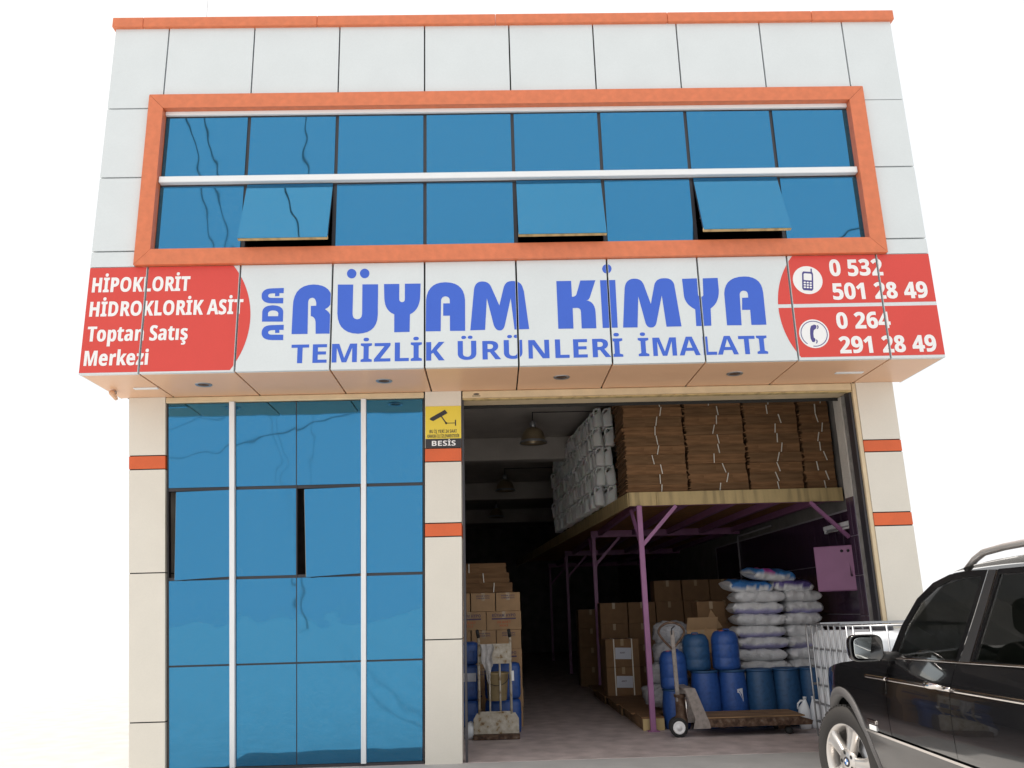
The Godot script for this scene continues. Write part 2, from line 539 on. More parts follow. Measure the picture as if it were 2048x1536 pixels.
# ---------------------------------------------------------------- ground, far wires
func ground_and_street():
	var st := mb()
	quad(st, Vector3(-900, 0, 900), Vector3(900, 0, 900), Vector3(900, 0, -900), Vector3(-900, 0, -900))
	struct("ground", done(st), M.ground)
	# overhead wires on two posts across the street behind the camera; the panes mirror them
	var tops := []
	for i in 2:
		var at: Vector3 = [Vector3(-25, 0, 33), Vector3(16, 0, -4)][i]
		var t := thing("utility_pole", ["grey concrete utility pole across the street behind the camera", "grey concrete utility pole off to the right of the building"][i], "pole", at, 0.0, "utility poles")
		part(t, "post", lathe([Vector2(0, 0), Vector2(0.19, 0), Vector2(0.12, 9.6), Vector2(0, 9.6)], 12), M.pole)
		part(t, "crossarm", box(Vector3(1.4, 0.12, 1.4)), M.pole, Vector3(0, 7.3, 0.0))
		tops.append(at)
	var span := func(a: Vector3, b: Vector3, sag: float) -> ArrayMesh:
		var pts := []
		for k in 25:
			var u := k / 24.0
			pts.append(a.lerp(b, u) - Vector3(0, sag * 4.0 * u * (1.0 - u), 0))
		return tube(pts, 0.012, 5)
	for k in 3:
		var off := Vector3([0.0, 0.5, -0.5][k], 0, [0.0, 0.5, -0.5][k])
		var o := part(self, "street_wire", span.call(tops[0] + off + Vector3(0, [9.3, 7.55, 7.2][k], 0), tops[1] + off + Vector3(0, [7.0, 7.0, 6.4][k], 0), [0.25, 0.1, 0.15][k]), M.wire)
		tag(o, ["near overhead wire strung between the two street poles", "rear overhead wire strung between the two street poles", "lower overhead wire strung between the two street poles"][k], "wire", "overhead street wires")
	var far := Vector3(-30, 0, 130)
	var fp := thing("utility_pole", "far grey concrete utility pole well beyond the street", "pole", far, 0.0, "utility poles")
	part(fp, "post", lathe([Vector2(0, 0), Vector2(0.19, 0), Vector2(0.12, 12.6), Vector2(0, 12.6)], 12), M.pole)
	part(fp, "crossarm", box(Vector3(2.2, 0.12, 0.12)), M.pole, Vector3(0, 12.2, 0.0))
	var mast := thing("roof_mast", "thin steel mast standing behind the left roof edge", "mast", Vector3(-2.9, 7.93, -1.2))
	part(mast, "pipe", tube([Vector3(0, 0, 0), Vector3(0, 2.75, 0)], 0.004, 6), M.aluminium)
	for k in 3:
		var a := Vector3(-2.9, 10.66 - 0.03 * k, -1.2)
		var m := Vector3([-4.36, -4.02, -2.30][k], 9.6, 4.3)
		var pts := []
		for q in 11: pts.append(a.lerp(m, q / 10.0))
		for q in range(1, 41): pts.append(m.lerp(far + Vector3(0.9 * k - 0.9, 12.26, 0), q / 40.0) - Vector3(0, 0.9 * sin(PI * q / 40.0), 0))
		var o := part(self, "service_wire", tube(pts, 0.013, 5), M.wire)
		tag(o, ["black wire from the roof mast to the far pole, lowest one", "black wire from the roof mast to the far pole, middle one", "black wire from the roof mast to the far pole, rightmost one"][k], "wire", "wires over the roof")

# ---------------------------------------------------------------- the building
func building():
	var b := thing("trade_building", "two-storey building clad in pale panels with orange trim and blue glass", "building")
	# shell
	part(b, "wall", box2(Vector3(5.27, 0, -24), Vector3(5.40, 4.50, -1.452)), M.render)
	part(b, "wall", box2(Vector3(5.12, 4.722, -24), Vector3(5.30, 7.80, -1.452)), M.render)
	part(b, "wall", box2(Vector3(-3.42, 4.51, -24), Vector3(-3.24, 7.80, -0.30)), M.render)
	part(b, "wall", box2(Vector3(-3.42, 0, -24.2), Vector3(5.40, 7.80, -24.002)), M.render)
	part(b, "wall", box2(Vector3(5.12, 4.722, -1.45), Vector3(5.30, 7.80, -0.30)), M.render)
	var st := mb()                                                   # ground-floor west wall leans with its pillar
	add_prism(st, pv([-3.32, 3.85, -3.32, 4.50, -3.12, 4.50, -3.12, 3.85, -2.79, 0.0, -2.99, 0.0]), -24.0, -1.362)
	part(b, "wall", done(st), M.render)
	part(b, "ceiling_slab", box2(Vector3(-3.235, 4.502, -24), Vector3(5.40, 4.72, -0.95)), M.ceiling)
	part(b, "roof", box2(Vector3(-3.42, 7.802, -24.2), Vector3(5.30, 7.93, -0.31)), M.cement)
	# solid front of the upper floor round the window opening
	for r in [[-3.42, 3.90, 5.30, 5.12], [-3.42, 6.86, 5.30, 7.90], [-3.42, 5.122, -2.87, 6.858], [4.745, 5.122, 5.30, 6.858]]:
		part(b, "wall", box2(Vector3(r[0], r[1], -0.298), Vector3(r[2], r[3], -0.062)), M.gap)
	part(b, "wall", box2(Vector3(4.70, 3.86, -1.45), Vector3(5.30, 4.50, -1.30)), M.render)
	# ceiling beams
	for z in [-6.9, -12.4, -18.0]:
		part(b, "ceiling_beam", box2(Vector3(-3.1, 4.09, z - 0.3), Vector3(5.265, 4.498, z), 0.01), M.ceiling)
	# cladding panels of the upper front
	var front := func(pts: Array):
		var s := mb()
		add_prism(s, pv(pts), -0.055, 0.0)
		part(b, "wall_panel", done(s), M.panel)
	var g := 0.008
	for k in range(-3, 5):
		front.call([k * 0.95 + g, 6.99, (k + 1) * 0.95 - g, 6.99, (k + 1) * 0.95 - g, 7.87, k * 0.95 + g, 7.87])
	front.call([-3.44, 6.844 + g, -2.99, 6.844 + g, -2.99, 6.99, -2.85 - g, 6.99, -2.85 - g, 7.87, -3.44, 7.87])
	front.call([4.75 + g, 6.99, 4.87, 6.99, 4.87, 6.838 + g, 5.315, 6.838 + g, 5.315, 7.87, 4.75 + g, 7.87])
	for r in [[6.013 + g, 6.844 - g], [5.165 + g, 6.013 - g], [4.994, 5.165 - g]]:
		front.call([-3.44, r[0], -2.99, r[0], -2.99, r[1], -3.44, r[1]])
		front.call([4.87, r[0], 5.315, r[0], 5.315, r[1], 4.87, r[1]])
	# roof coping, in lengths
	var cx := [-3.47, -3.13, -1.2, 0.8, 2.75, 4.4, 5.345]
	for i in 6:
		part(b, "coping", box2(Vector3(cx[i] + 0.0015, 7.852, -0.28), Vector3(cx[i + 1] - 0.0015, 7.975, 0.045), 0.006), M.orange)
	# orange surround of the window band, mitred, with its reveal
	var o := [-2.982, 4.992, 4.860, 6.984]; var n := [-2.822, 5.165, 4.690, 6.818]
	var surround := [[o[0], o[3], o[2], o[3], n[2], n[3], n[0], n[3]], [o[0], o[1], n[0], n[1], n[2], n[1], o[2], o[1]], [o[0], o[1], o[0], o[3], n[0], n[3], n[0], n[1]], [o[2], o[1], n[2], n[1], n[2], n[3], o[2], o[3]]]
	for p in surround:
		var s := mb()
		var q := pv(p)
		var c := Vector2.ZERO
		for v in q: c += v / 4.0
		for i in q.size(): q[i] += (c - q[i]).normalized() * 0.002
		add_prism(s, q, -0.06, 0.05)
		part(b, "window_surround", done(s), M.orange)
	# window band
	part(b, "head_strip", box2(Vector3(-2.818, 6.772, -0.058), Vector3(4.686, 6.8165, -0.022), 0.003), M.whitebar)
	part(b, "sill_strip", box2(Vector3(-2.815, 5.128, -0.058), Vector3(4.683, 5.185, -0.005), 0.004), M.whitebar)
	part(b, "middle_bar", box2(Vector3(-2.815, 5.945, -0.058), Vector3(4.683, 6.015, 0.015), 0.005), M.whitebar)
	part(b, "window_frame", box2(Vector3(-2.862, 6.755, -0.145), Vector3(4.738, 6.85, -0.06)), M.darkframe)
	part(b, "window_frame", box2(Vector3(-2.862, 5.925, -0.15), Vector3(4.738, 6.03, -0.06)), M.darkframe)
	part(b, "window_frame", box2(Vector3(-2.862, 5.124, -0.15), Vector3(4.738, 5.19, -0.06)), M.darkframe)
	for k in range(-3, 6):
		var x := k * 0.958
		if k == -3: x = -2.842
		if k == 5: x = 4.715
		for r in [[5.192, 5.923], [6.032, 6.753]]:
			part(b, "mullion", box2(Vector3(x - 0.024, r[0], -0.15), Vector3(x + 0.024, r[1], -0.066)), M.darkframe)
	var tilt := {-2: 0.30, 1: 0.29, 3: 0.33}
	for k in range(-3, 5):
		var x0 := k * 0.958 + 0.018; var x1 := (k + 1) * 0.958 - 0.018
		if k == -3: x0 = -2.815
		if k == 4: x1 = 4.69
		part(b, "pane", glass_rect(x1 - x0, 0.732, 20 + k), M.glass, Vector3((x0 + x1) * 0.5, 6.388, -0.054), Vector3(0.003 * sin(k * 7.0), 0.004 * sin(k * 5.0), 0))
		if not tilt.has(k):
			part(b, "pane", glass_rect(x1 - x0, 0.738, 40 + k), M.glass, Vector3((x0 + x1) * 0.5, 5.557, -0.054), Vector3(0.003 * sin(k * 3.0 + 1.0), 0.004 * sin(k * 4.0 + 2.0), 0))
		else:
			var hinge := Vector3((x0 + x1) * 0.5, 5.935, -0.04)
			var basis := Basis(Vector3.RIGHT, -tilt[k])
			var p := part(b, "tilted_pane", glass_rect(x1 - x0 - 0.01, 0.758, 60 + k), M.glass, hinge + basis * Vector3(0, -0.383, 0.0), Vector3(-tilt[k], 0, 0))
			p.set_meta("label", "blue window pane swung out at the bottom")
			part(p, "sash_edge", box(Vector3(x1 - x0 - 0.008, 0.03, 0.034)), M.fasciawood, Vector3(0, -0.366, -0.023))
			for sx in [-1.0, 1.0]:
				part(p, "sash_edge", box(Vector3(0.028, 0.70, 0.034)), M.darkframe, Vector3(sx * ((x1 - x0) * 0.5 - 0.02), 0.0, -0.023))
				part(b, "stay_arm", tube([Vector3(hinge.x + sx * 0.40, 5.50, -0.14), hinge + basis * Vector3(sx * 0.42, -0.55, -0.035)], 0.008, 6), M.aluminium)
	# dim room behind the window band
	part(b, "room_floor", box2(Vector3(-3.2, 4.722, -5), Vector3(5.1, 4.80, -0.30)), M.gap)
	part(b, "room_wall", box2(Vector3(-3.2, 4.802, -5.1), Vector3(5.1, 7.79, -5.002)), M.liner)
	# soffit of the overhang
	var jx := [-3.437, -2.85, -1.9, -0.95, 0.0, 0.95, 1.9, 2.85, 3.8, 4.75, 5.312]
	for i in 10:
		part(b, "soffit_panel", box2(Vector3(jx[i] + g, SOFFIT, RECESS - 0.02), Vector3(jx[i + 1] - g, SOFFIT + 0.035, -0.057), 0.003), M.soffit)
	part(b, "soffit_backing", box2(Vector3(-3.42, SOFFIT + 0.037, RECESS - 0.4), Vector3(5.11, SOFFIT + 0.056, -0.30)), M.gap)
	for x in [-3.438, 5.304]:
		part(b, "end_panel", box2(Vector3(x, SOFFIT + 0.002, -1.0), Vector3(x + 0.012, 7.86, -0.057)), M.panel)
	for s in [[-3.115, -2.86, -0.55], [4.37, 4.67, -0.50]]:
		part(b, "soffit_plate", box2(Vector3(s[0], SOFFIT - 0.012, s[2] - 0.03), Vector3(s[1], SOFFIT - 0.001, s[2] + 0.03), 0.003), M.whitebar)
	for x in [-2.354, -0.464, 1.415, 3.269]:
		var d := part(b, "downlight", lathe([Vector2(0.052, 0.006), Vector2(0.07, -0.004), Vector2(0.085, -0.004), Vector2(0.088, 0.003)], 24), M.steel, Vector3(x, SOFFIT - 0.004, -0.46))
		part(d, "lens", lathe([Vector2(0, 0.004), Vector2(0.058, 0.001)], 20), M.rustdark)
	# small floodlight at the west end of the soffit
	var fl := thing("floodlight", "small grey floodlight under the far left end of the overhang", "floodlight", Vector3(-3.36, SOFFIT - 0.002, -0.66))
	part(fl, "bracket", box(Vector3(0.03, 0.03, 0.03)), M.steel, Vector3(0, -0.016, 0))
	part(fl, "housing", lathe([Vector2(0, -0.08), Vector2(0.02, -0.075), Vector2(0.03, 0.05), Vector2(0.026, 0.06), Vector2(0, 0.058)], 14), M.soffit, Vector3(0, -0.048, 0.03), Vector3(1.25, 0, 0))
	# ground-floor pillars: stacked panels with dark joints, two of them orange
	var pillar := func(xl0: float, xr0: float, xl1: float, xr1: float, cuts: Array, depth: float, parent: Node3D):
		# xl0/xr0 at the soffit, xl1/xr1 at the ground
		for i in cuts.size() - 1:
			var y0: float = cuts[i][0] - 0.006; var y1: float = cuts[i + 1][0] + (0.006 if i < cuts.size() - 2 else 0.0)
			if i == 0: y0 = SOFFIT - 0.002
			var u0 := y0 / SOFFIT; var u1 := y1 / SOFFIT
			var s := mb()
			add_prism(s, pv([lerpf(xl1, xl0, u1), y1, lerpf(xr1, xr0, u1), y1, lerpf(xr1, xr0, u0), y0, lerpf(xl1, xl0, u0), y0]), RECESS - depth, RECESS)
			part(parent, "pillar_panel", done(s), M.band if cuts[i][1] else M.cream)
		var s2 := mb()
		add_prism(s2, pv([xl1 + 0.006, 0.0, xr1 - 0.006, 0.0, xr0 - 0.006, SOFFIT - 0.004, xl0 + 0.006, SOFFIT - 0.004]), RECESS - depth + 0.004, RECESS - 0.008)
		part(parent, "pillar_core", done(s2), M.gap)
	pillar.call(-3.332, -2.936, -2.992, -2.640, [[SOFFIT, 0], [3.19, 1], [3.04, 0], [1.943, 0], [0.475, 0], [0.0, 0]], 0.40, b)
	pillar.call(-0.071, 0.330, -0.071, 0.302, [[SOFFIT, 0], [3.20, 1], [3.05, 0], [2.386, 1], [2.243, 0], [1.192, 0], [0.0, 0]], 0.40, b)
	pillar.call(4.775, 5.195, 4.775, 5.195, [[SOFFIT, 0], [3.183, 1], [3.049, 0], [2.384, 1], [2.240, 0], [1.10, 0], [0.0, 0]], 0.40, b)
	# roller-shutter heads, guides
	part(b, "shutter_head", box2(Vector3(0.345, 3.755, -1.30), Vector3(4.72, 3.84, -0.945), 0.008), M.headcream)
	part(b, "shutter_lip", box2(Vector3(0.345, 3.738, -1.02), Vector3(4.72, 3.753, -0.942), 0.003), M.fasciawood)
	part(b, "shutter_head", box2(Vector3(-2.93, 3.775, -1.30), Vector3(-0.085, 3.84, -0.952), 0.008), M.headcream)
	part(b, "shutter_slats", box2(Vector3(0.345, 3.72, -1.30), Vector3(4.72, 4.30, -1.31)), M.gap)
	for gd in [[0.332, 0.356, -1.06, -0.962], [4.70, 4.728, -1.12, -0.99]]:
		part(b, "shutter_guide", box2(Vector3(gd[0], 0, gd[2]), Vector3(gd[1], 3.752, gd[3])), M.darkframe)
	part(b, "guide_trim", box2(Vector3(4.729, 0, -1.02), Vector3(4.773, 3.838, -0.955), 0.004), M.headcream)
	# small maker's plate on the shutter head
	part(b, "maker_plate", flat_print(poly_tris(disc(0.50, 3.80, 0.035, 0.010, 12)) + poly_tris(pv([0.455, 3.775, 0.545, 3.775, 0.545, 3.783, 0.455, 3.783])), -0.943), M.ink)

# ---------------------------------------------------------------- fascia sign
func fascia_sign():
	var s := thing("fascia_sign", "long white sign across the front with red ends and blue lettering", "sign")
	var jx := [-3.44, -2.85, -1.9, -0.95, 0.0, 0.95, 1.9, 2.85, 3.8, 4.75, 5.315]
	var arc_l := _arc(Vector2(-1.972, 4.985), Vector2(-1.770, 4.44), Vector2(-1.945, 3.86))
	var left: PackedVector2Array = pv([-3.44, 3.86, -3.44, 4.985]) + arc_l
	var arc_r := _arc(Vector2(3.859, 4.985), Vector2(3.652, 4.43), Vector2(3.828, 3.872))
	var reds := poly_tris(left)
	for half in [[4.449, 9.0], [0.0, 4.409]]:
		var box_ := pv([3.0, half[0], 5.315, half[0], 5.315, half[1], 3.0, half[1]])
		var r: PackedVector2Array = arc_r + pv([5.315, 3.872, 5.315, 4.985])
		for p in Geometry2D.intersect_polygons(r, box_): reds += poly_tris(p)
	# every line, letter and mark is a layer of its own: [triangles, height above the panel, name, material]
	var layers := [[reds, 0.0016, "red_field", M.red]]
	var heavy := [["HİPOKLORİT", -3.396, -2.404, 4.715, 0.160], ["HİDROKLORİK ASİT", -3.396, -1.849, 4.453, 0.160], ["Toptan Satış", -3.391, -2.391, 4.188, 0.158], ["Merkezi", -3.399, -2.764, 3.933, 0.157], ["0 532", 4.237, 4.800, 4.749, 0.186], ["501 28 49", 4.237, 5.238, 4.489, 0.182], ["0 264", 4.237, 4.798, 4.168, 0.178], ["291 28 49", 4.233, 5.238, 3.905, 0.180]]
	for t in heavy:
		if t[0].contains("p"):                                       # its thickened p does not triangulate: two thin coats side by side instead
			for k in 2:
				for g in pieces(text_tris(t[0], t[1] - 0.003 + 0.006 * k, t[2] - 0.003 + 0.006 * k, t[3], t[4])): layers.append([g, 0.0030 + 0.0004 * k, "letter", M.vinyl])
		else:
			for g in pieces(text_tris(t[0], t[1], t[2], t[3], t[4], true)): layers.append([g, 0.0030, "letter", M.vinyl])
	layers.append([poly_tris(disc(3.992, 4.711, 0.156, 0.156)), 0.0030, "white_disc", M.vinyl])
	layers.append([poly_tris(disc(3.989, 4.122, 0.155, 0.155)), 0.0030, "white_disc", M.vinyl])
	for l in LETTERS:
		if l[0] == "dhole": layers.append([poly_tris(pv(l[1])), 0.0030, "letter_eye", M.panel])
		else: layers.append([poly_tris(pv(l[1])), 0.0016, "big_letter", M.blue])
	for t in [["TEMİZLİK", -1.340, 0.202, 3.917, 0.196], ["ÜRÜNLERİ", 0.335, 2.012, 3.917, 0.196], ["İMALATI", 2.170, 3.494, 3.918, 0.195]]:
		for g in pieces(text_tris(t[0], t[1], t[2], t[3], t[4])): layers.append([g, 0.0016, "letter", M.blue])
	# mobile phone and receiver marks
	var navy := []
	var c := Vector2(3.990, 4.700); var turn := -0.10
	var rot := func(flat: Array) -> PackedVector2Array:
		var q := pv(flat)
		for i in q.size(): q[i] = c + q[i].rotated(turn)
		return q
	navy += poly_tris(rot.call([-0.058, -0.085, -0.045, -0.105, 0.045, -0.105, 0.058, -0.085, 0.058, 0.085, 0.048, 0.105, -0.045, 0.105, -0.058, 0.085]))
	navy += poly_tris(rot.call([0.032, 0.10, 0.046, 0.10, 0.046, 0.142, 0.032, 0.142]))
	var keys := poly_tris(rot.call([-0.040, 0.008, 0.040, 0.008, 0.042, 0.018, 0.042, 0.074, 0.032, 0.084, -0.032, 0.084, -0.042, 0.074, -0.042, 0.018]))
	for r in 3:
		for q in 3:
			var kc := c + Vector2(-0.031 + 0.031 * q, -0.018 - 0.027 * r).rotated(turn)
			keys += poly_tris(disc(kc.x, kc.y, 0.0125, 0.0095, 12))
	var h := Vector2(3.989, 4.122)
	var ring := []
	for k in 34:                                                     # thin open ring that ends in a curl
		var a0 := deg_to_rad(-100.0 + k * 9.8); var a1 := deg_to_rad(-100.0 + (k + 1) * 9.8)
		ring += poly_tris(PackedVector2Array([h + Vector2(cos(a0), sin(a0)) * 0.131, h + Vector2(cos(a1), sin(a1)) * 0.131, h + Vector2(cos(a1), sin(a1)) * 0.139, h + Vector2(cos(a0), sin(a0)) * 0.139]))
	navy += ring
	var hs := [0.010, 0.098, -0.022, 0.085, -0.036, 0.05, -0.042, 0.0, -0.042, -0.05, -0.030, -0.088, -0.008, -0.092, 0.006, -0.072, 0.004, -0.052, -0.008, -0.040, -0.008, 0.0, 0.0, 0.035, 0.012, 0.046, 0.028, 0.056, 0.034, 0.078, 0.028, 0.094]
	var hq := pv(hs)
	for i in hq.size(): hq[i] += h
	navy += poly_tris(hq)
	for e in [[0.038, 0.072, 0.5], [0.010, -0.083, 0.2]]:
		var ec := h + Vector2(e[0], e[1])
		navy += poly_tris(PackedVector2Array([ec + Vector2(0.0, 0.02), ec + Vector2(0.013, 0.016), ec + Vector2(0.018, 0.0), ec + Vector2(0.008, -0.022), ec + Vector2(-0.004, -0.022), ec + Vector2(0.006, -0.002)]))
	for g in pieces(navy): layers.append([g, 0.0044, "phone_mark", M.navy])
	for g in pieces(keys): layers.append([g, 0.0058, "phone_key", M.vinyl])
	for i in 10:
		var x0: float = jx[i] + 0.009; var x1: float = jx[i + 1] - 0.009
		if i == 0: x0 = jx[0]
		if i == 9: x1 = jx[10]
		var p := part(s, "sign_panel", box2(Vector3(x0, 3.843, -0.05), Vector3(x1, 4.988, 0.0), 0.003), M.panel)
		for l in layers:
			var m := flat_print(l[0], l[1], x0 + 0.003, x1 - 0.003)
			if m != null: part(p, l[2], m, l[3])

func _arc(a: Vector2, mid: Vector2, b: Vector2) -> PackedVector2Array:   # circle through three points
	var d := 2.0 * (a.x * (mid.y - b.y) + mid.x * (b.y - a.y) + b.x * (a.y - mid.y))
	var c := Vector2((a.length_squared() * (mid.y - b.y) + mid.length_squared() * (b.y - a.y) + b.length_squared() * (a.y - mid.y)) / d, (a.length_squared() * (b.x - mid.x) + mid.length_squared() * (a.x - b.x) + b.length_squared() * (mid.x - a.x)) / d)
	var r := (a - c).length()
	var t0 := (a - c).angle(); var t1 := (b - c).angle()
	var tm := (mid - c).angle()
	if absf(tm) > PI / 2:                                            # arc on the left of its centre: unwrap
		t0 = fposmod(t0, TAU); t1 = fposmod(t1, TAU)
	var p := PackedVector2Array()
	for k in 33:
		var t := lerpf(t0, t1, k / 32.0)
		p.append(c + Vector2(cos(t), sin(t)) * r)
	return p

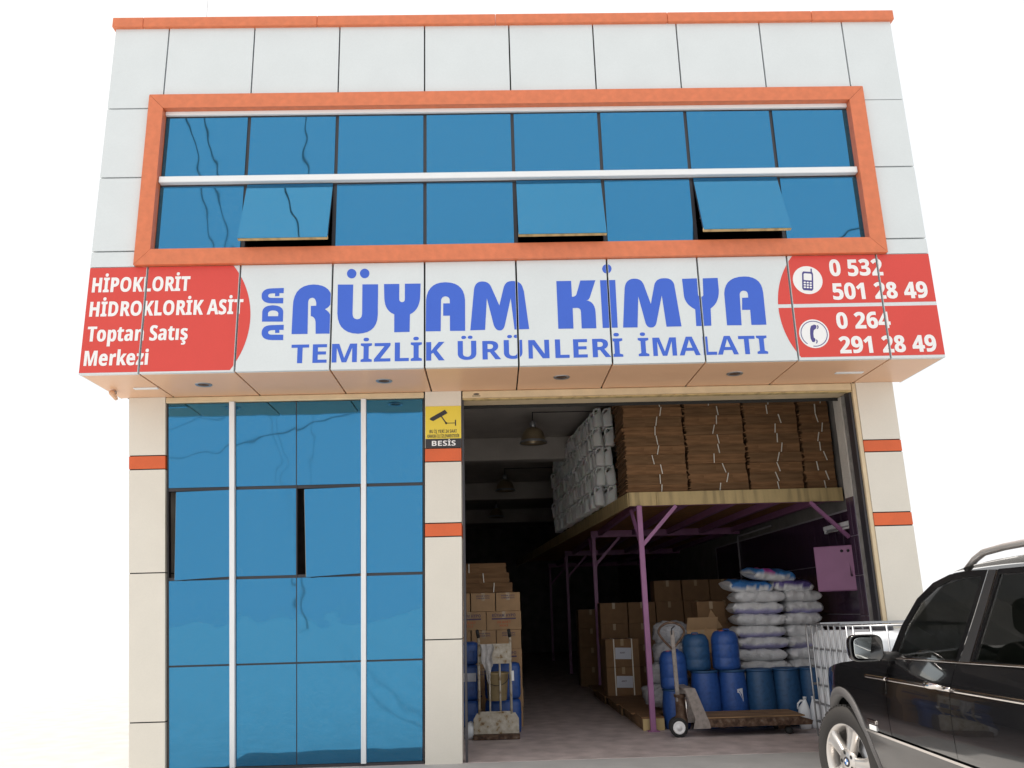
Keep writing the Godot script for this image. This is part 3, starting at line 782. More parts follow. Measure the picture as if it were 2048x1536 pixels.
const LETTERS := [
	["R", [-1.346, 4.226, -1.344, 4.522, -1.341, 4.584, -1.329, 4.637, -1.309, 4.681, -1.28, 4.715, -1.243, 4.74, -1.197, 4.755, -1.143, 4.761, -1.095, 4.756, -1.054, 4.745, -1.019, 4.728, -0.991, 4.704, -0.97, 4.675, -0.956, 4.64, -0.949, 4.598, -0.951, 4.575, -0.956, 4.555, -0.963, 4.537, -0.973, 4.521, -0.985, 4.508, -1, 4.497, -1.018, 4.488, -1, 4.476, -0.984, 4.462, -0.972, 4.447, -0.962, 4.429, -0.955, 4.41, -0.95, 4.389, -0.948, 4.366, -0.949, 4.224, -1.103, 4.225, -1.107, 4.342, -1.109, 4.36, -1.113, 4.376, -1.119, 4.389, -1.126, 4.399, -1.135, 4.407, -1.145, 4.412, -1.158, 4.415, -1.161, 4.526, -1.107, 4.527, -1.107, 4.555, -1.11, 4.571, -1.114, 4.584, -1.119, 4.595, -1.125, 4.604, -1.133, 4.61, -1.141, 4.614, -1.15, 4.615, -1.161, 4.613, -1.171, 4.609, -1.178, 4.602, -1.184, 4.593, -1.188, 4.582, -1.19, 4.568, -1.19, 4.553, -1.184, 4.225]],
	["U", [-0.892, 4.755, -0.734, 4.752, -0.734, 4.432, -0.732, 4.417, -0.728, 4.403, -0.723, 4.392, -0.716, 4.384, -0.707, 4.378, -0.697, 4.374, -0.684, 4.372, -0.672, 4.374, -0.662, 4.378, -0.654, 4.384, -0.647, 4.393, -0.642, 4.403, -0.639, 4.416, -0.637, 4.43, -0.64, 4.752, -0.478, 4.75, -0.477, 4.412, -0.482, 4.361, -0.495, 4.317, -0.515, 4.281, -0.544, 4.253, -0.58, 4.233, -0.624, 4.221, -0.676, 4.216, -0.73, 4.223, -0.776, 4.238, -0.814, 4.262, -0.845, 4.293, -0.867, 4.333, -0.882, 4.382, -0.889, 4.439]],
	["U", [-0.703, 4.872, -0.706, 4.856, -0.712, 4.841, -0.723, 4.829, -0.736, 4.822, -0.752, 4.82, -0.767, 4.823, -0.781, 4.831, -0.792, 4.842, -0.799, 4.857, -0.802, 4.874, -0.8, 4.89, -0.793, 4.905, -0.783, 4.917, -0.769, 4.924, -0.754, 4.926, -0.739, 4.923, -0.725, 4.915, -0.714, 4.903, -0.706, 4.889]],
	["U", [-0.569, 4.871, -0.572, 4.855, -0.578, 4.84, -0.589, 4.829, -0.603, 4.822, -0.618, 4.819, -0.633, 4.822, -0.647, 4.83, -0.658, 4.842, -0.665, 4.857, -0.668, 4.873, -0.666, 4.89, -0.659, 4.904, -0.649, 4.916, -0.635, 4.923, -0.62, 4.926, -0.604, 4.923, -0.591, 4.915, -0.579, 4.903, -0.572, 4.888]],
	["Y", [-0.418, 4.751, -0.26, 4.75, -0.26, 4.585, -0.259, 4.575, -0.256, 4.567, -0.253, 4.561, -0.249, 4.556, -0.243, 4.552, -0.237, 4.55, -0.23, 4.549, -0.223, 4.55, -0.217, 4.552, -0.211, 4.556, -0.207, 4.561, -0.205, 4.567, -0.203, 4.575, -0.202, 4.584, -0.203, 4.751, -0.041, 4.75, -0.045, 4.609, -0.048, 4.568, -0.056, 4.532, -0.067, 4.5, -0.082, 4.472, -0.101, 4.449, -0.123, 4.43, -0.149, 4.415, -0.152, 4.226, -0.308, 4.225, -0.309, 4.418, -0.336, 4.432, -0.358, 4.449, -0.376, 4.47, -0.391, 4.496, -0.402, 4.525, -0.409, 4.559, -0.413, 4.597]],
	["A", [0.012, 4.228, 0.015, 4.567, 0.023, 4.618, 0.038, 4.662, 0.06, 4.697, 0.088, 4.725, 0.124, 4.745, 0.166, 4.756, 0.215, 4.76, 0.267, 4.754, 0.311, 4.741, 0.347, 4.72, 0.376, 4.691, 0.397, 4.655, 0.41, 4.611, 0.416, 4.56, 0.413, 4.226, 0.258, 4.228, 0.259, 4.392, 0.19, 4.393, 0.191, 4.527, 0.259, 4.527, 0.259, 4.559, 0.257, 4.571, 0.254, 4.58, 0.249, 4.588, 0.243, 4.594, 0.235, 4.599, 0.225, 4.602, 0.214, 4.604, 0.203, 4.602, 0.193, 4.598, 0.185, 4.593, 0.179, 4.586, 0.174, 4.578, 0.17, 4.568, 0.169, 4.556, 0.164, 4.227]],
	["M", [0.465, 4.23, 0.508, 4.662, 0.512, 4.689, 0.519, 4.711, 0.529, 4.729, 0.541, 4.743, 0.556, 4.753, 0.574, 4.759, 0.594, 4.761, 0.613, 4.76, 0.629, 4.756, 0.644, 4.75, 0.658, 4.741, 0.669, 4.73, 0.679, 4.716, 0.687, 4.699, 0.767, 4.494, 0.814, 4.681, 0.82, 4.701, 0.828, 4.719, 0.838, 4.733, 0.85, 4.745, 0.865, 4.753, 0.882, 4.758, 0.901, 4.76, 0.925, 4.759, 0.947, 4.755, 0.966, 4.749, 0.981, 4.739, 0.994, 4.727, 1.004, 4.711, 1.011, 4.693, 1.025, 4.641, 1.066, 4.232, 0.916, 4.23, 0.886, 4.57, 0.819, 4.281, 0.815, 4.266, 0.809, 4.253, 0.803, 4.242, 0.795, 4.233, 0.787, 4.227, 0.777, 4.224, 0.767, 4.222, 0.754, 4.224, 0.743, 4.228, 0.733, 4.234, 0.725, 4.243, 0.717, 4.254, 0.711, 4.267, 0.705, 4.283, 0.64, 4.575, 0.616, 4.232]],
	["K", [1.364, 4.75, 1.518, 4.75, 1.519, 4.574, 1.53, 4.574, 1.539, 4.576, 1.548, 4.58, 1.555, 4.584, 1.561, 4.591, 1.566, 4.599, 1.569, 4.608, 1.614, 4.752, 1.771, 4.752, 1.707, 4.573, 1.703, 4.562, 1.698, 4.553, 1.693, 4.545, 1.687, 4.539, 1.68, 4.535, 1.673, 4.533, 1.666, 4.532, 1.688, 4.526, 1.708, 4.516, 1.723, 4.502, 1.736, 4.484, 1.746, 4.461, 1.752, 4.435, 1.755, 4.405, 1.754, 4.226, 1.603, 4.227, 1.604, 4.408, 1.602, 4.419, 1.6, 4.429, 1.596, 4.437, 1.59, 4.443, 1.583, 4.447, 1.575, 4.45, 1.565, 4.451, 1.521, 4.45, 1.519, 4.228, 1.364, 4.228]],
	["I", [1.819, 4.751, 1.978, 4.751, 1.973, 4.229, 1.819, 4.228]],
	["I", [1.947, 4.876, 1.943, 4.86, 1.935, 4.846, 1.924, 4.834, 1.91, 4.827, 1.895, 4.825, 1.88, 4.828, 1.866, 4.835, 1.856, 4.847, 1.85, 4.862, 1.848, 4.878, 1.852, 4.894, 1.86, 4.909, 1.871, 4.92, 1.885, 4.927, 1.9, 4.93, 1.915, 4.927, 1.929, 4.919, 1.939, 4.907, 1.945, 4.892]],
	["M2", [2.028, 4.228, 2.07, 4.657, 2.076, 4.684, 2.085, 4.708, 2.097, 4.727, 2.113, 4.742, 2.131, 4.753, 2.152, 4.76, 2.176, 4.762, 2.196, 4.761, 2.213, 4.757, 2.229, 4.75, 2.243, 4.741, 2.255, 4.728, 2.264, 4.712, 2.272, 4.694, 2.331, 4.479, 2.38, 4.683, 2.387, 4.704, 2.398, 4.721, 2.41, 4.736, 2.425, 4.747, 2.443, 4.755, 2.463, 4.76, 2.485, 4.761, 2.509, 4.761, 2.53, 4.757, 2.548, 4.749, 2.563, 4.739, 2.575, 4.725, 2.584, 4.708, 2.59, 4.687, 2.63, 4.229, 2.475, 4.229, 2.451, 4.572, 2.377, 4.282, 2.372, 4.266, 2.366, 4.252, 2.358, 4.241, 2.349, 4.233, 2.339, 4.227, 2.328, 4.224, 2.316, 4.223, 2.304, 4.224, 2.293, 4.228, 2.283, 4.234, 2.275, 4.243, 2.269, 4.254, 2.263, 4.268, 2.26, 4.284, 2.206, 4.565, 2.177, 4.227]],
	["Y2", [2.676, 4.751, 2.832, 4.753, 2.829, 4.581, 2.83, 4.572, 2.832, 4.564, 2.835, 4.558, 2.839, 4.553, 2.844, 4.549, 2.849, 4.547, 2.856, 4.546, 2.863, 4.547, 2.869, 4.549, 2.874, 4.553, 2.879, 4.558, 2.882, 4.564, 2.884, 4.571, 2.884, 4.58, 2.893, 4.752, 3.05, 4.754, 3.05, 4.614, 3.045, 4.576, 3.037, 4.541, 3.025, 4.51, 3.011, 4.482, 2.993, 4.457, 2.971, 4.436, 2.947, 4.417, 2.938, 4.231, 2.782, 4.229, 2.786, 4.411, 2.759, 4.428, 2.735, 4.448, 2.715, 4.469, 2.7, 4.494, 2.689, 4.52, 2.682, 4.549, 2.68, 4.58]],
	["A2", [3.1, 4.231, 3.103, 4.58, 3.113, 4.629, 3.13, 4.67, 3.154, 4.704, 3.186, 4.73, 3.225, 4.749, 3.272, 4.761, 3.327, 4.765, 3.376, 4.761, 3.417, 4.749, 3.451, 4.73, 3.477, 4.704, 3.496, 4.67, 3.507, 4.629, 3.511, 4.58, 3.508, 4.23, 3.352, 4.23, 3.356, 4.395, 3.272, 4.396, 3.285, 4.528, 3.349, 4.53, 3.35, 4.564, 3.348, 4.575, 3.345, 4.585, 3.341, 4.593, 3.334, 4.599, 3.326, 4.603, 3.316, 4.606, 3.305, 4.607, 3.294, 4.605, 3.285, 4.601, 3.278, 4.596, 3.272, 4.588, 3.267, 4.579, 3.264, 4.569, 3.263, 4.556, 3.251, 4.229]],
	["a1", [-1.427, 4.164, -1.544, 4.167, -1.572, 4.17, -1.595, 4.176, -1.614, 4.184, -1.629, 4.196, -1.639, 4.211, -1.646, 4.228, -1.648, 4.249, -1.646, 4.269, -1.64, 4.286, -1.63, 4.301, -1.617, 4.312, -1.599, 4.32, -1.577, 4.325, -1.552, 4.327, -1.428, 4.328, -1.427, 4.273, -1.47, 4.274, -1.469, 4.243, -1.512, 4.242, -1.513, 4.273, -1.546, 4.272, -1.556, 4.271, -1.564, 4.269, -1.571, 4.266, -1.576, 4.263, -1.58, 4.258, -1.582, 4.253, -1.582, 4.247, -1.581, 4.242, -1.578, 4.237, -1.574, 4.232, -1.568, 4.229, -1.561, 4.227, -1.553, 4.225, -1.544, 4.225, -1.428, 4.222]],
	["a2", [-1.444, 4.559, -1.563, 4.562, -1.59, 4.565, -1.614, 4.571, -1.633, 4.58, -1.648, 4.592, -1.659, 4.607, -1.665, 4.625, -1.667, 4.646, -1.666, 4.667, -1.66, 4.684, -1.65, 4.699, -1.636, 4.71, -1.618, 4.719, -1.596, 4.724, -1.57, 4.726, -1.444, 4.728, -1.444, 4.671, -1.487, 4.672, -1.486, 4.64, -1.53, 4.639, -1.531, 4.671, -1.564, 4.67, -1.574, 4.669, -1.583, 4.667, -1.59, 4.664, -1.595, 4.66, -1.599, 4.656, -1.601, 4.65, -1.601, 4.644, -1.6, 4.638, -1.597, 4.633, -1.593, 4.629, -1.587, 4.626, -1.58, 4.623, -1.572, 4.622, -1.562, 4.621, -1.445, 4.619]],
	["d", [-1.438, 4.362, -1.65, 4.366, -1.652, 4.473, -1.649, 4.49, -1.642, 4.505, -1.631, 4.518, -1.616, 4.528, -1.597, 4.535, -1.574, 4.539, -1.548, 4.541, -1.521, 4.538, -1.498, 4.533, -1.478, 4.525, -1.463, 4.514, -1.451, 4.502, -1.443, 4.486, -1.439, 4.468]],
	["dhole", [-1.489, 4.421, -1.591, 4.423, -1.592, 4.453, -1.59, 4.461, -1.586, 4.468, -1.58, 4.473, -1.574, 4.477, -1.565, 4.481, -1.555, 4.483, -1.543, 4.483, -1.53, 4.482, -1.519, 4.48, -1.509, 4.476, -1.501, 4.471, -1.495, 4.466, -1.491, 4.459, -1.488, 4.451]],
]

# ---------------------------------------------------------------- glazed shopfront on the left, notice on the pillar
func shopfront():
	var f := thing("glazed_shopfront", "tall blue mirrored glass shopfront under the left half of the sign", "shopfront")
	var at := func(u: float, y: float) -> float:                     # u in 0..1 across, the front narrows to the ground
		return lerpf(lerpf(-2.622, -0.085, u), lerpf(-2.922, -0.085, u), y / 3.77)
	var pane := func(u0: float, u1: float, y0: float, y1: float, z0: float, z1: float) -> ArrayMesh:
		var s := mb()
		add_prism(s, pv([at.call(u0, y0), y0, at.call(u1, y0), y0, at.call(u1, y1), y1, at.call(u0, y1), y1]), z0, z1)
		return done(s)
	var cols := [[0.006, 0.243], [0.266, 0.4995], [0.5035, 0.755], [0.775, 0.994]]
	var rows := [[0.035, 0.992], [1.010, 1.855], [1.885, 2.800], [2.835, 3.765]]
	var z := RECESS - 0.03
	for i in 4:
		for j in 4:
			if j == 2 and (i == 0 or i == 2): continue
			var y0: float = rows[j][0]; var y1: float = rows[j][1]
			part(f, "pane", glass_sheet(Vector2(at.call(cols[i][0], y0), y0), Vector2(at.call(cols[i][1], y0), y0), Vector2(at.call(cols[i][1], y1), y1), Vector2(at.call(cols[i][0], y1), y1), 80 + i * 4 + j), M.glass, Vector3(0, 0, z))
	for y in [0.018, 1.001, 1.87, 2.818]:
		part(f, "transom", pane.call(0.004, 0.996, y - 0.018, y + 0.018, z - 0.08, z - 0.013), M.darkframe)
	part(f, "sill", pane.call(0.0, 1.0, 0.001, 0.03, z - 0.07, z + 0.01), M.darkframe)
	for u in [0.0, 0.5, 0.997]:
		part(f, "mullion", pane.call(u, u + 0.004, 0.03, 3.772, z - 0.08, z - 0.003), M.darkframe)
	for u in [0.2545, 0.765]:
		part(f, "mullion", pane.call(u - 0.014, u + 0.014, 0.03, 3.772, z - 0.08, z - 0.014), M.darkframe)
		part(f, "white_mullion", pane.call(u - 0.0095, u + 0.0095, 0.03, 3.772, z - 0.013, z + 0.045), M.whitebar)
	# two casements hinged on their right edge, open
	for i in [0, 2]:
		var xr: float = at.call(cols[i][1], 2.34); var xl: float = at.call(cols[i][0], 2.34)
		var w := xr - xl - 0.10
		var n := part(f, "open_pane", _casement(w, 0.915), M.glass, Vector3(xr, 2.343, z), Vector3(0, 0.24, 0.055))
		n.set_meta("label", "blue casement pane standing open")
		part(n, "sash_edge", box(Vector3(0.032, 0.90, 0.034)), M.fasciawood, Vector3(-w + 0.014, 0, -0.022))
		for q in [-1.0, 1.0]:
			part(n, "sash_edge", box(Vector3(w - 0.05, 0.028, 0.034)), M.darkframe, Vector3(-w * 0.5, q * 0.44, -0.022))
	# camera notice
	var s := thing("camera_notice", "yellow camera surveillance notice on the middle pillar", "sign", Vector3(-0.066, 3.205, RECESS + 0.001))
	part(s, "board", box2(Vector3(0, 0.10, 0), Vector3(0.392, 0.466, 0.004)), M.yellow)
	part(s, "name_strip", box2(Vector3(0, 0.0, 0), Vector3(0.392, 0.098, 0.004)), M.ink)
	var ink := poly_tris(pv([0.045, 0.322, 0.058, 0.31, 0.085, 0.298, 0.245, 0.385, 0.215, 0.425, 0.06, 0.338]))
	ink += poly_tris(pv([0.17, 0.345, 0.182, 0.352, 0.232, 0.278, 0.220, 0.272])) + poly_tris(disc(0.228, 0.272, 0.013, 0.013, 12))
	ink += poly_tris(pv([0.228, 0.268, 0.325, 0.268, 0.325, 0.276, 0.228, 0.276])) + poly_tris(pv([0.325, 0.24, 0.337, 0.24, 0.337, 0.308, 0.325, 0.308]))
	ink += text_tris("BU İŞ YERİ 24 SAAT", 0.045, 0.345, 0.163, 0.036)
	ink += text_tris("KAMERA İLE İZLENMEKTEDİR", 0.022, 0.372, 0.111, 0.036)
	part(s, "notice_print", flat_print(ink, 0.0055), M.ink)
	part(s, "name_print", flat_print(text_tris("BESİS", 0.070, 0.330, 0.020, 0.056), 0.0055), M.vinyl)

func _casement(w: float, h: float) -> ArrayMesh:                     # hinge at x = 0, pane runs to -w
	var k := h * 0.5
	return glass_sheet(Vector2(-w, -k), Vector2(0, -k), Vector2(0, k), Vector2(-w, k), 99)

# ---------------------------------------------------------------- inside of the store
func store_hall():
	struct("floor", box2(Vector3(-2.75, -0.05, -23.9), Vector3(5.26, 0.004, -0.96)), M.floor)
	# pier beside the door: white plaster above, purple tiles below, bare cement edge
	var b := thing("door_pier", "plastered pier with purple wall tiles beside the right door jamb", "pier", Vector3(4.72, 0, -1.2))
	part(b, "core", box2(Vector3(0.0, 0, -0.25), Vector3(0.40, 3.752, 0.06)), M.cement)
	part(b, "plaster_coat", box2(Vector3(-0.022, 2.60, -0.252), Vector3(-0.001, 3.75, -0.04), 0.004), M.plaster)
	part(b, "plaster_coat", box2(Vector3(-0.010, 0.0, -0.035), Vector3(-0.001, 3.75, 0.06), 0.003), M.cement)
	part(b, "grout_bed", box2(Vector3(-0.010, 0.0, -0.25), Vector3(-0.001, 2.598, -0.04)), M.grout)
	for j in 6:
		for i in 2:
			part(b, "tile", box(Vector3(0.010, 0.428, 0.098), 0.002), M.tile, Vector3(-0.0155, 0.218 + j * 0.434, -0.093 - i * 0.104))
	# tiled side wall
	var w := thing("tiled_wall", "dark purple tiled side wall behind the white sacks", "wall", Vector3(5.265, 0, 0))
	part(w, "grout_bed", box2(Vector3(-0.012, 0.0, -9.6), Vector3(-0.001, 2.62, -1.46)), M.grout)
	for j in 4:
		for i in 32:
			part(w, "tile", box(Vector3(0.008, 0.640, 0.245), 0.002), M.tile, Vector3(-0.0165, 0.33 + j * 0.648, -1.59 - i * 0.251))
	# pendant lamps
	for i in 3:
		var x: float = [1.315, 0.935, 0.75][i]
		var z: float = [-4.9, -10.3, -15.6][i]
		var t := thing("pendant_lamp", ["bell-shaped metal pendant lamp nearest the doorway", "second bell-shaped pendant lamp, in the dim middle of the hall", "farthest bell-shaped pendant lamp deep in the dark hall"][i], "lamp", Vector3(x, 4.0, z), 0.0, "pendant lamps in the store")
		part(t, "shade", lathe([Vector2(0.205, 0.0), Vector2(0.215, 0.01), Vector2(0.19, 0.04), Vector2(0.185, 0.09), Vector2(0.165, 0.16), Vector2(0.12, 0.22), Vector2(0.06, 0.25), Vector2(0.045, 0.252), Vector2(0.04, 0.24), Vector2(0.11, 0.205), Vector2(0.155, 0.15), Vector2(0.175, 0.09), Vector2(0.18, 0.04), Vector2(0.205, 0.0)], 28), M.lampshade)
		part(t, "rim", lathe([Vector2(0.19, 0.04), Vector2(0.222, 0.004), Vector2(0.214, -0.004), Vector2(0.183, 0.034)], 28), M.steel)
		part(t, "bulb", lathe([Vector2(0, 0.06), Vector2(0.045, 0.08), Vector2(0.06, 0.13), Vector2(0.035, 0.20), Vector2(0.02, 0.24)], 14), M.vinyl)
		part(t, "gear_box", lathe([Vector2(0, 0.24), Vector2(0.05, 0.245), Vector2(0.05, 0.33), Vector2(0.03, 0.35), Vector2(0, 0.35)], 14), M.steel)
		part(t, "stem", tube([Vector3(0, 0.34, 0), Vector3(0, 0.499, 0)], 0.009, 6), M.ink)
		part(t, "cable", tube([Vector3(0, 0.492, 0), Vector3(1.4, 0.492, 0)], 0.007, 5), M.ink)
	# fluorescent batten, conduit and cupboard on the side wall
	var f := thing("fluorescent_fitting", "white fluorescent batten hanging on the tiled wall under the loft", "lamp", Vector3(5.17, 2.42, -2.6))
	part(f, "housing", box(Vector3(0.07, 0.055, 1.5), 0.006), M.whitebar)
	part(f, "tube", tube([Vector3(-0.01, -0.05, -0.70), Vector3(-0.01, -0.05, 0.70)], 0.016, 8), M.vinyl)
	for q in [-1.0, 1.0]:
		part(f, "lamp_holder", box(Vector3(0.04, 0.06, 0.03)), M.whitebar, Vector3(-0.01, -0.04, q * 0.72))
		part(f, "bracket", box(Vector3(0.075, 0.02, 0.03)), M.steel, Vector3(0.049, 0.02, q * 0.5))
	var c := thing("wall_conduit", "thin grey conduit turning down the tiled wall at the back", "pipe", Vector3(5.225, 0, -7.2))
	part(c, "pipe", tube([Vector3(0, 1.2, -0.6), Vector3(0, 2.66, -0.6), Vector3(0, 2.70, -0.56), Vector3(0, 2.70, 1.4)], 0.016, 6), M.grout)
	var k := thing("wall_cupboard", "purple steel wall cupboard hung on the dark tiles", "cupboard", Vector3(5.02, 1.87, -2.72), -0.70)
	part(k, "case", box(Vector3(0.52, 0.56, 0.12), 0.006), M.purple)
	part(k, "door", box(Vector3(0.50, 0.54, 0.014), 0.003), M.purple, Vector3(0, 0, 0.068))
	part(k, "handle", tube([Vector3(0.19, -0.10, 0.075), Vector3(0.19, -0.10, 0.105), Vector3(0.19, 0.06, 0.105), Vector3(0.19, 0.06, 0.075)], 0.008, 6), M.ink)
	for x in [0.10, 0.18]:
		part(k, "lock", lathe([Vector2(0.018, 0), Vector2(0.018, 0.01), Vector2(0, 0.012)], 10), M.ink, Vector3(x, 0.21, 0.076), Vector3(PI / 2, 0, 0))

func loft_and_goods():
	# steel-and-timber loft on purple posts
	var l := thing("storage_loft", "timber loft on purple steel posts above the right side of the store", "loft")
	var edge := func(z: float) -> float: return 2.43 - 0.075 * (-2.8 - z)
	var st := mb()
	for i in 12:                                                     # deck boards across
		var z0 := -2.84 - i * 1.2; var z1 := z0 - 1.192
		var s := mb()
		var p := [Vector3(edge.call(z0) + 0.03, 0, z0), Vector3(5.24, 0, z0), Vector3(5.24, 0, z1), Vector3(edge.call(z1) + 0.03, 0, z1)]
		for y in [2.862, 2.892]:
			if y > 2.88: quad(s, p[0] + Vector3(0, y, 0), p[1] + Vector3(0, y, 0), p[2] + Vector3(0, y, 0), p[3] + Vector3(0, y, 0))
			else: quad(s, p[3] + Vector3(0, y, 0), p[2] + Vector3(0, y, 0), p[1] + Vector3(0, y, 0), p[0] + Vector3(0, y, 0))
		for a in 4:
			var u: Vector3 = p[a]; var v: Vector3 = p[(a + 1) % 4]
			quad(s, u + Vector3(0, 2.862, 0), v + Vector3(0, 2.862, 0), v + Vector3(0, 2.892, 0), u + Vector3(0, 2.892, 0))
		part(l, "deck_sheet", done(s), M.ply)
	part(l, "front_board", box2(Vector3(2.43, 2.733, -2.836), Vector3(2.785, 2.91, -2.80), 0.003), M.fasciawood)
	part(l, "front_board", box2(Vector3(2.788, 2.734, -2.836), Vector3(5.24, 2.909, -2.80), 0.003), M.fasciawood)
	for i in 6:                                                      # left edge boards, running back askew
		var a := Vector3(edge.call(-2.84 - i * 2.4), 2.82, -2.84 - i * 2.4); var b := Vector3(edge.call(-5.235 - i * 2.4), 2.82, -5.235 - i * 2.4)
		part(l, "edge_board", box(Vector3(0.03, 0.176, a.distance_to(b)), 0.003), M.fasciawood, (a + b) * 0.5, Vector3(0, atan2(b.x - a.x, b.z - a.z), 0))
	var posts := [-2.765, -7.55, -12.9, -18.4]
	for i in 4:
		var z: float = posts[i]; var x: float = [2.545, 2.49, 2.43, 2.37][i]
		part(l, "post", box2(Vector3(x - 0.033, 0.004, z - 0.033), Vector3(x + 0.033, 2.73, z + 0.033), 0.004), M.purple)
		part(l, "base_plate", box2(Vector3(x - 0.07, 0.005, z - 0.07), Vector3(x + 0.07, 0.014, z + 0.07)), M.purple)
		part(l, "brace", _bar(Vector3(x + 0.02, 2.23, z), Vector3(x + 0.48, 2.72, z), 0.045), M.purple)
		part(l, "brace", _bar(Vector3(x, 2.25, z - 0.03), Vector3(x - 0.02, 2.72, z - 0.52), 0.04), M.purple)
		part(l, "cross_beam", box2(Vector3(x - 0.03, 2.735, z - 0.10 - 0.05), Vector3(5.235, 2.855, z - 0.10), 0.003), M.purple)
	part(l, "brace", _bar(Vector3(4.77, 2.72, -2.75), Vector3(5.23, 2.26, -2.75), 0.045), M.purple)
	for x in [2.62, 3.25, 3.9, 4.5, 5.1]:
		for i in 3:
			part(l, "joist", box2(Vector3(x - 0.03, 2.762, posts[i + 1] - 0.098), Vector3(x + 0.03, 2.858, posts[i] - 0.152)), M.purple)
	# tied bundles of flat cartons, stacked in columns
	var cols := [[2.42, 3.24], [3.256, 4.052], [4.066, 4.80], [4.816, 5.235]]
	var names := ["leftmost column", "second column from left", "third column from left", "column by the right wall"]
	var ord := ["bottom", "second", "third", "fourth", "fifth", "sixth", "seventh", "eighth", "ninth", "tenth", "top"]
	for c in 4:
		for r in 11:
			var w: float = cols[c][1] - cols[c][0]
			var t := thing("carton_bundle", "flat carton bundle on the loft, %s, %s layer" % [names[c], ord[r]], "carton bundle", Vector3((cols[c][0] + cols[c][1]) * 0.5 + rng.randf_range(-0.008, 0.008), 2.893 + r * 0.1305, -3.30 + rng.randf_range(-0.012, 0.012)), rng.randf_range(-0.012, 0.012), "flat carton bundles on the loft")
			part(t, "cartons", _bundle_mesh(w - 0.012, 0.129, 0.78, c * 11 + r), [M.kraft, M.kraft2][(r * 3 + c) % 2])
			var sx := rng.randf_range(-0.05, 0.12)
			var tl := rng.randf_range(-0.02, 0.02)
			part(t, "strap", _bar(Vector3(sx - tl, 0.004, 0.408), Vector3(sx + tl, 0.126, 0.408), 0.011), M.strap)
	# white jerrycans piled along the loft edge
	var can := _jerrycan()
	var nth := ["first", "second", "third", "fourth", "fifth", "sixth", "seventh", "eighth", "ninth", "tenth", "eleventh", "twelfth", "thirteenth", "fourteenth", "fifteenth", "sixteenth", "seventeenth", "eighteenth", "nineteenth", "twentieth", "twenty-first", "twenty-second"]
	var first := true
	for r in 5:
		for k in 22:
			for q in 2:
				if q == 1 and k > 1: continue
				var z := -4.18 - k * 0.205 + rng.randf_range(-0.03, 0.03)
				var x: float = edge.call(z) - 0.135 + q * 0.158 + rng.randf_range(-0.022, 0.022) + 0.05
				var lab := "white jerrycan on the loft edge, %s row, %s" % [["bottom", "second", "third", "fourth", "top"][r], (("front" if k == 0 else "second") + " can next to the cartons" if q == 1 else "%s from the front on the aisle side" % nth[k])]
				var o: Node3D
				if first: o = can; first = false
				else: o = copy(can, Vector3.ZERO, 0.0, lab)
				o.set_meta("label", lab)
				o.position = Vector3(x, 2.911 + r * 0.291, z)
				o.rotation = Vector3(rng.randf_range(-0.05, 0.05), rng.randf_range(-0.55, 0.55), rng.randf_range(-0.07, 0.07))

func _bar(a: Vector3, b: Vector3, w: float) -> ArrayMesh:
	var st := mb()
	var d := (b - a)
	var y := d.normalized()
	var x := y.cross(Vector3(0, 0, 1) if absf(y.z) < 0.7 else Vector3(1, 0, 0)).normalized()
	add_box(st, (a + b) * 0.5, Vector3(w, d.length(), w), 0.0, Basis(x, y, x.cross(y)))
	return done(st)

func _bundle_mesh(w: float, h: float, d: float, seed_: int) -> ArrayMesh:   # sheets of unequal reach
	var r := RandomNumberGenerator.new(); r.seed = 100 + seed_
	var st := mb()
	var n := 9
	for i in n:
		var y0 := h * i / n; var y1 := h * (i + 1) / n - 0.0012
		var dl := r.randf_range(0.0, 0.022); var dr := r.randf_range(0.0, 0.012); var df := r.randf_range(0.0, 0.010)
		if r.randf() < 0.15: dl = -0.02
		add_box(st, Vector3((dl - dr) * 0.5, (y0 + y1) * 0.5, -df * 0.5), Vector3(w - dl - dr, y1 - y0, d - df))
	return done(st)

func _jerrycan() -> Node3D:
	var t := thing("jerrycan", "white jerrycan", "jerrycan", Vector3.ZERO, 0.0, "white jerrycans piled on the loft")
	part(t, "body", loft([[0.0, 0.060, 0.052, 0], [0.006, 0.070, 0.062, 0], [0.03, 0.073, 0.065, 0], [0.15, 0.073, 0.065, 0], [0.172, 0.070, 0.062, 0.0], [0.196, 0.058, 0.054, 0.008], [0.222, 0.040, 0.040, 0.024], [0.25, 0.024, 0.024, 0.036], [0.266, 0.019, 0.019, 0.038]], 18, 3.2), M.hdpe)
	part(t, "cap", lathe([Vector2(0, 0.262), Vector2(0.023, 0.262), Vector2(0.023, 0.288), Vector2(0, 0.289)], 12), M.hdpe, Vector3(0.038, 0, 0))
	part(t, "handle", tube([Vector3(0.03, 0.245, 0), Vector3(0.0, 0.272, 0), Vector3(-0.035, 0.272, 0), Vector3(-0.06, 0.248, 0), Vector3(-0.067, 0.21, 0), Vector3(-0.066, 0.16, 0)], [0.014, 0.014, 0.014, 0.014, 0.014, 0.016], 8), M.hdpe)
	return t

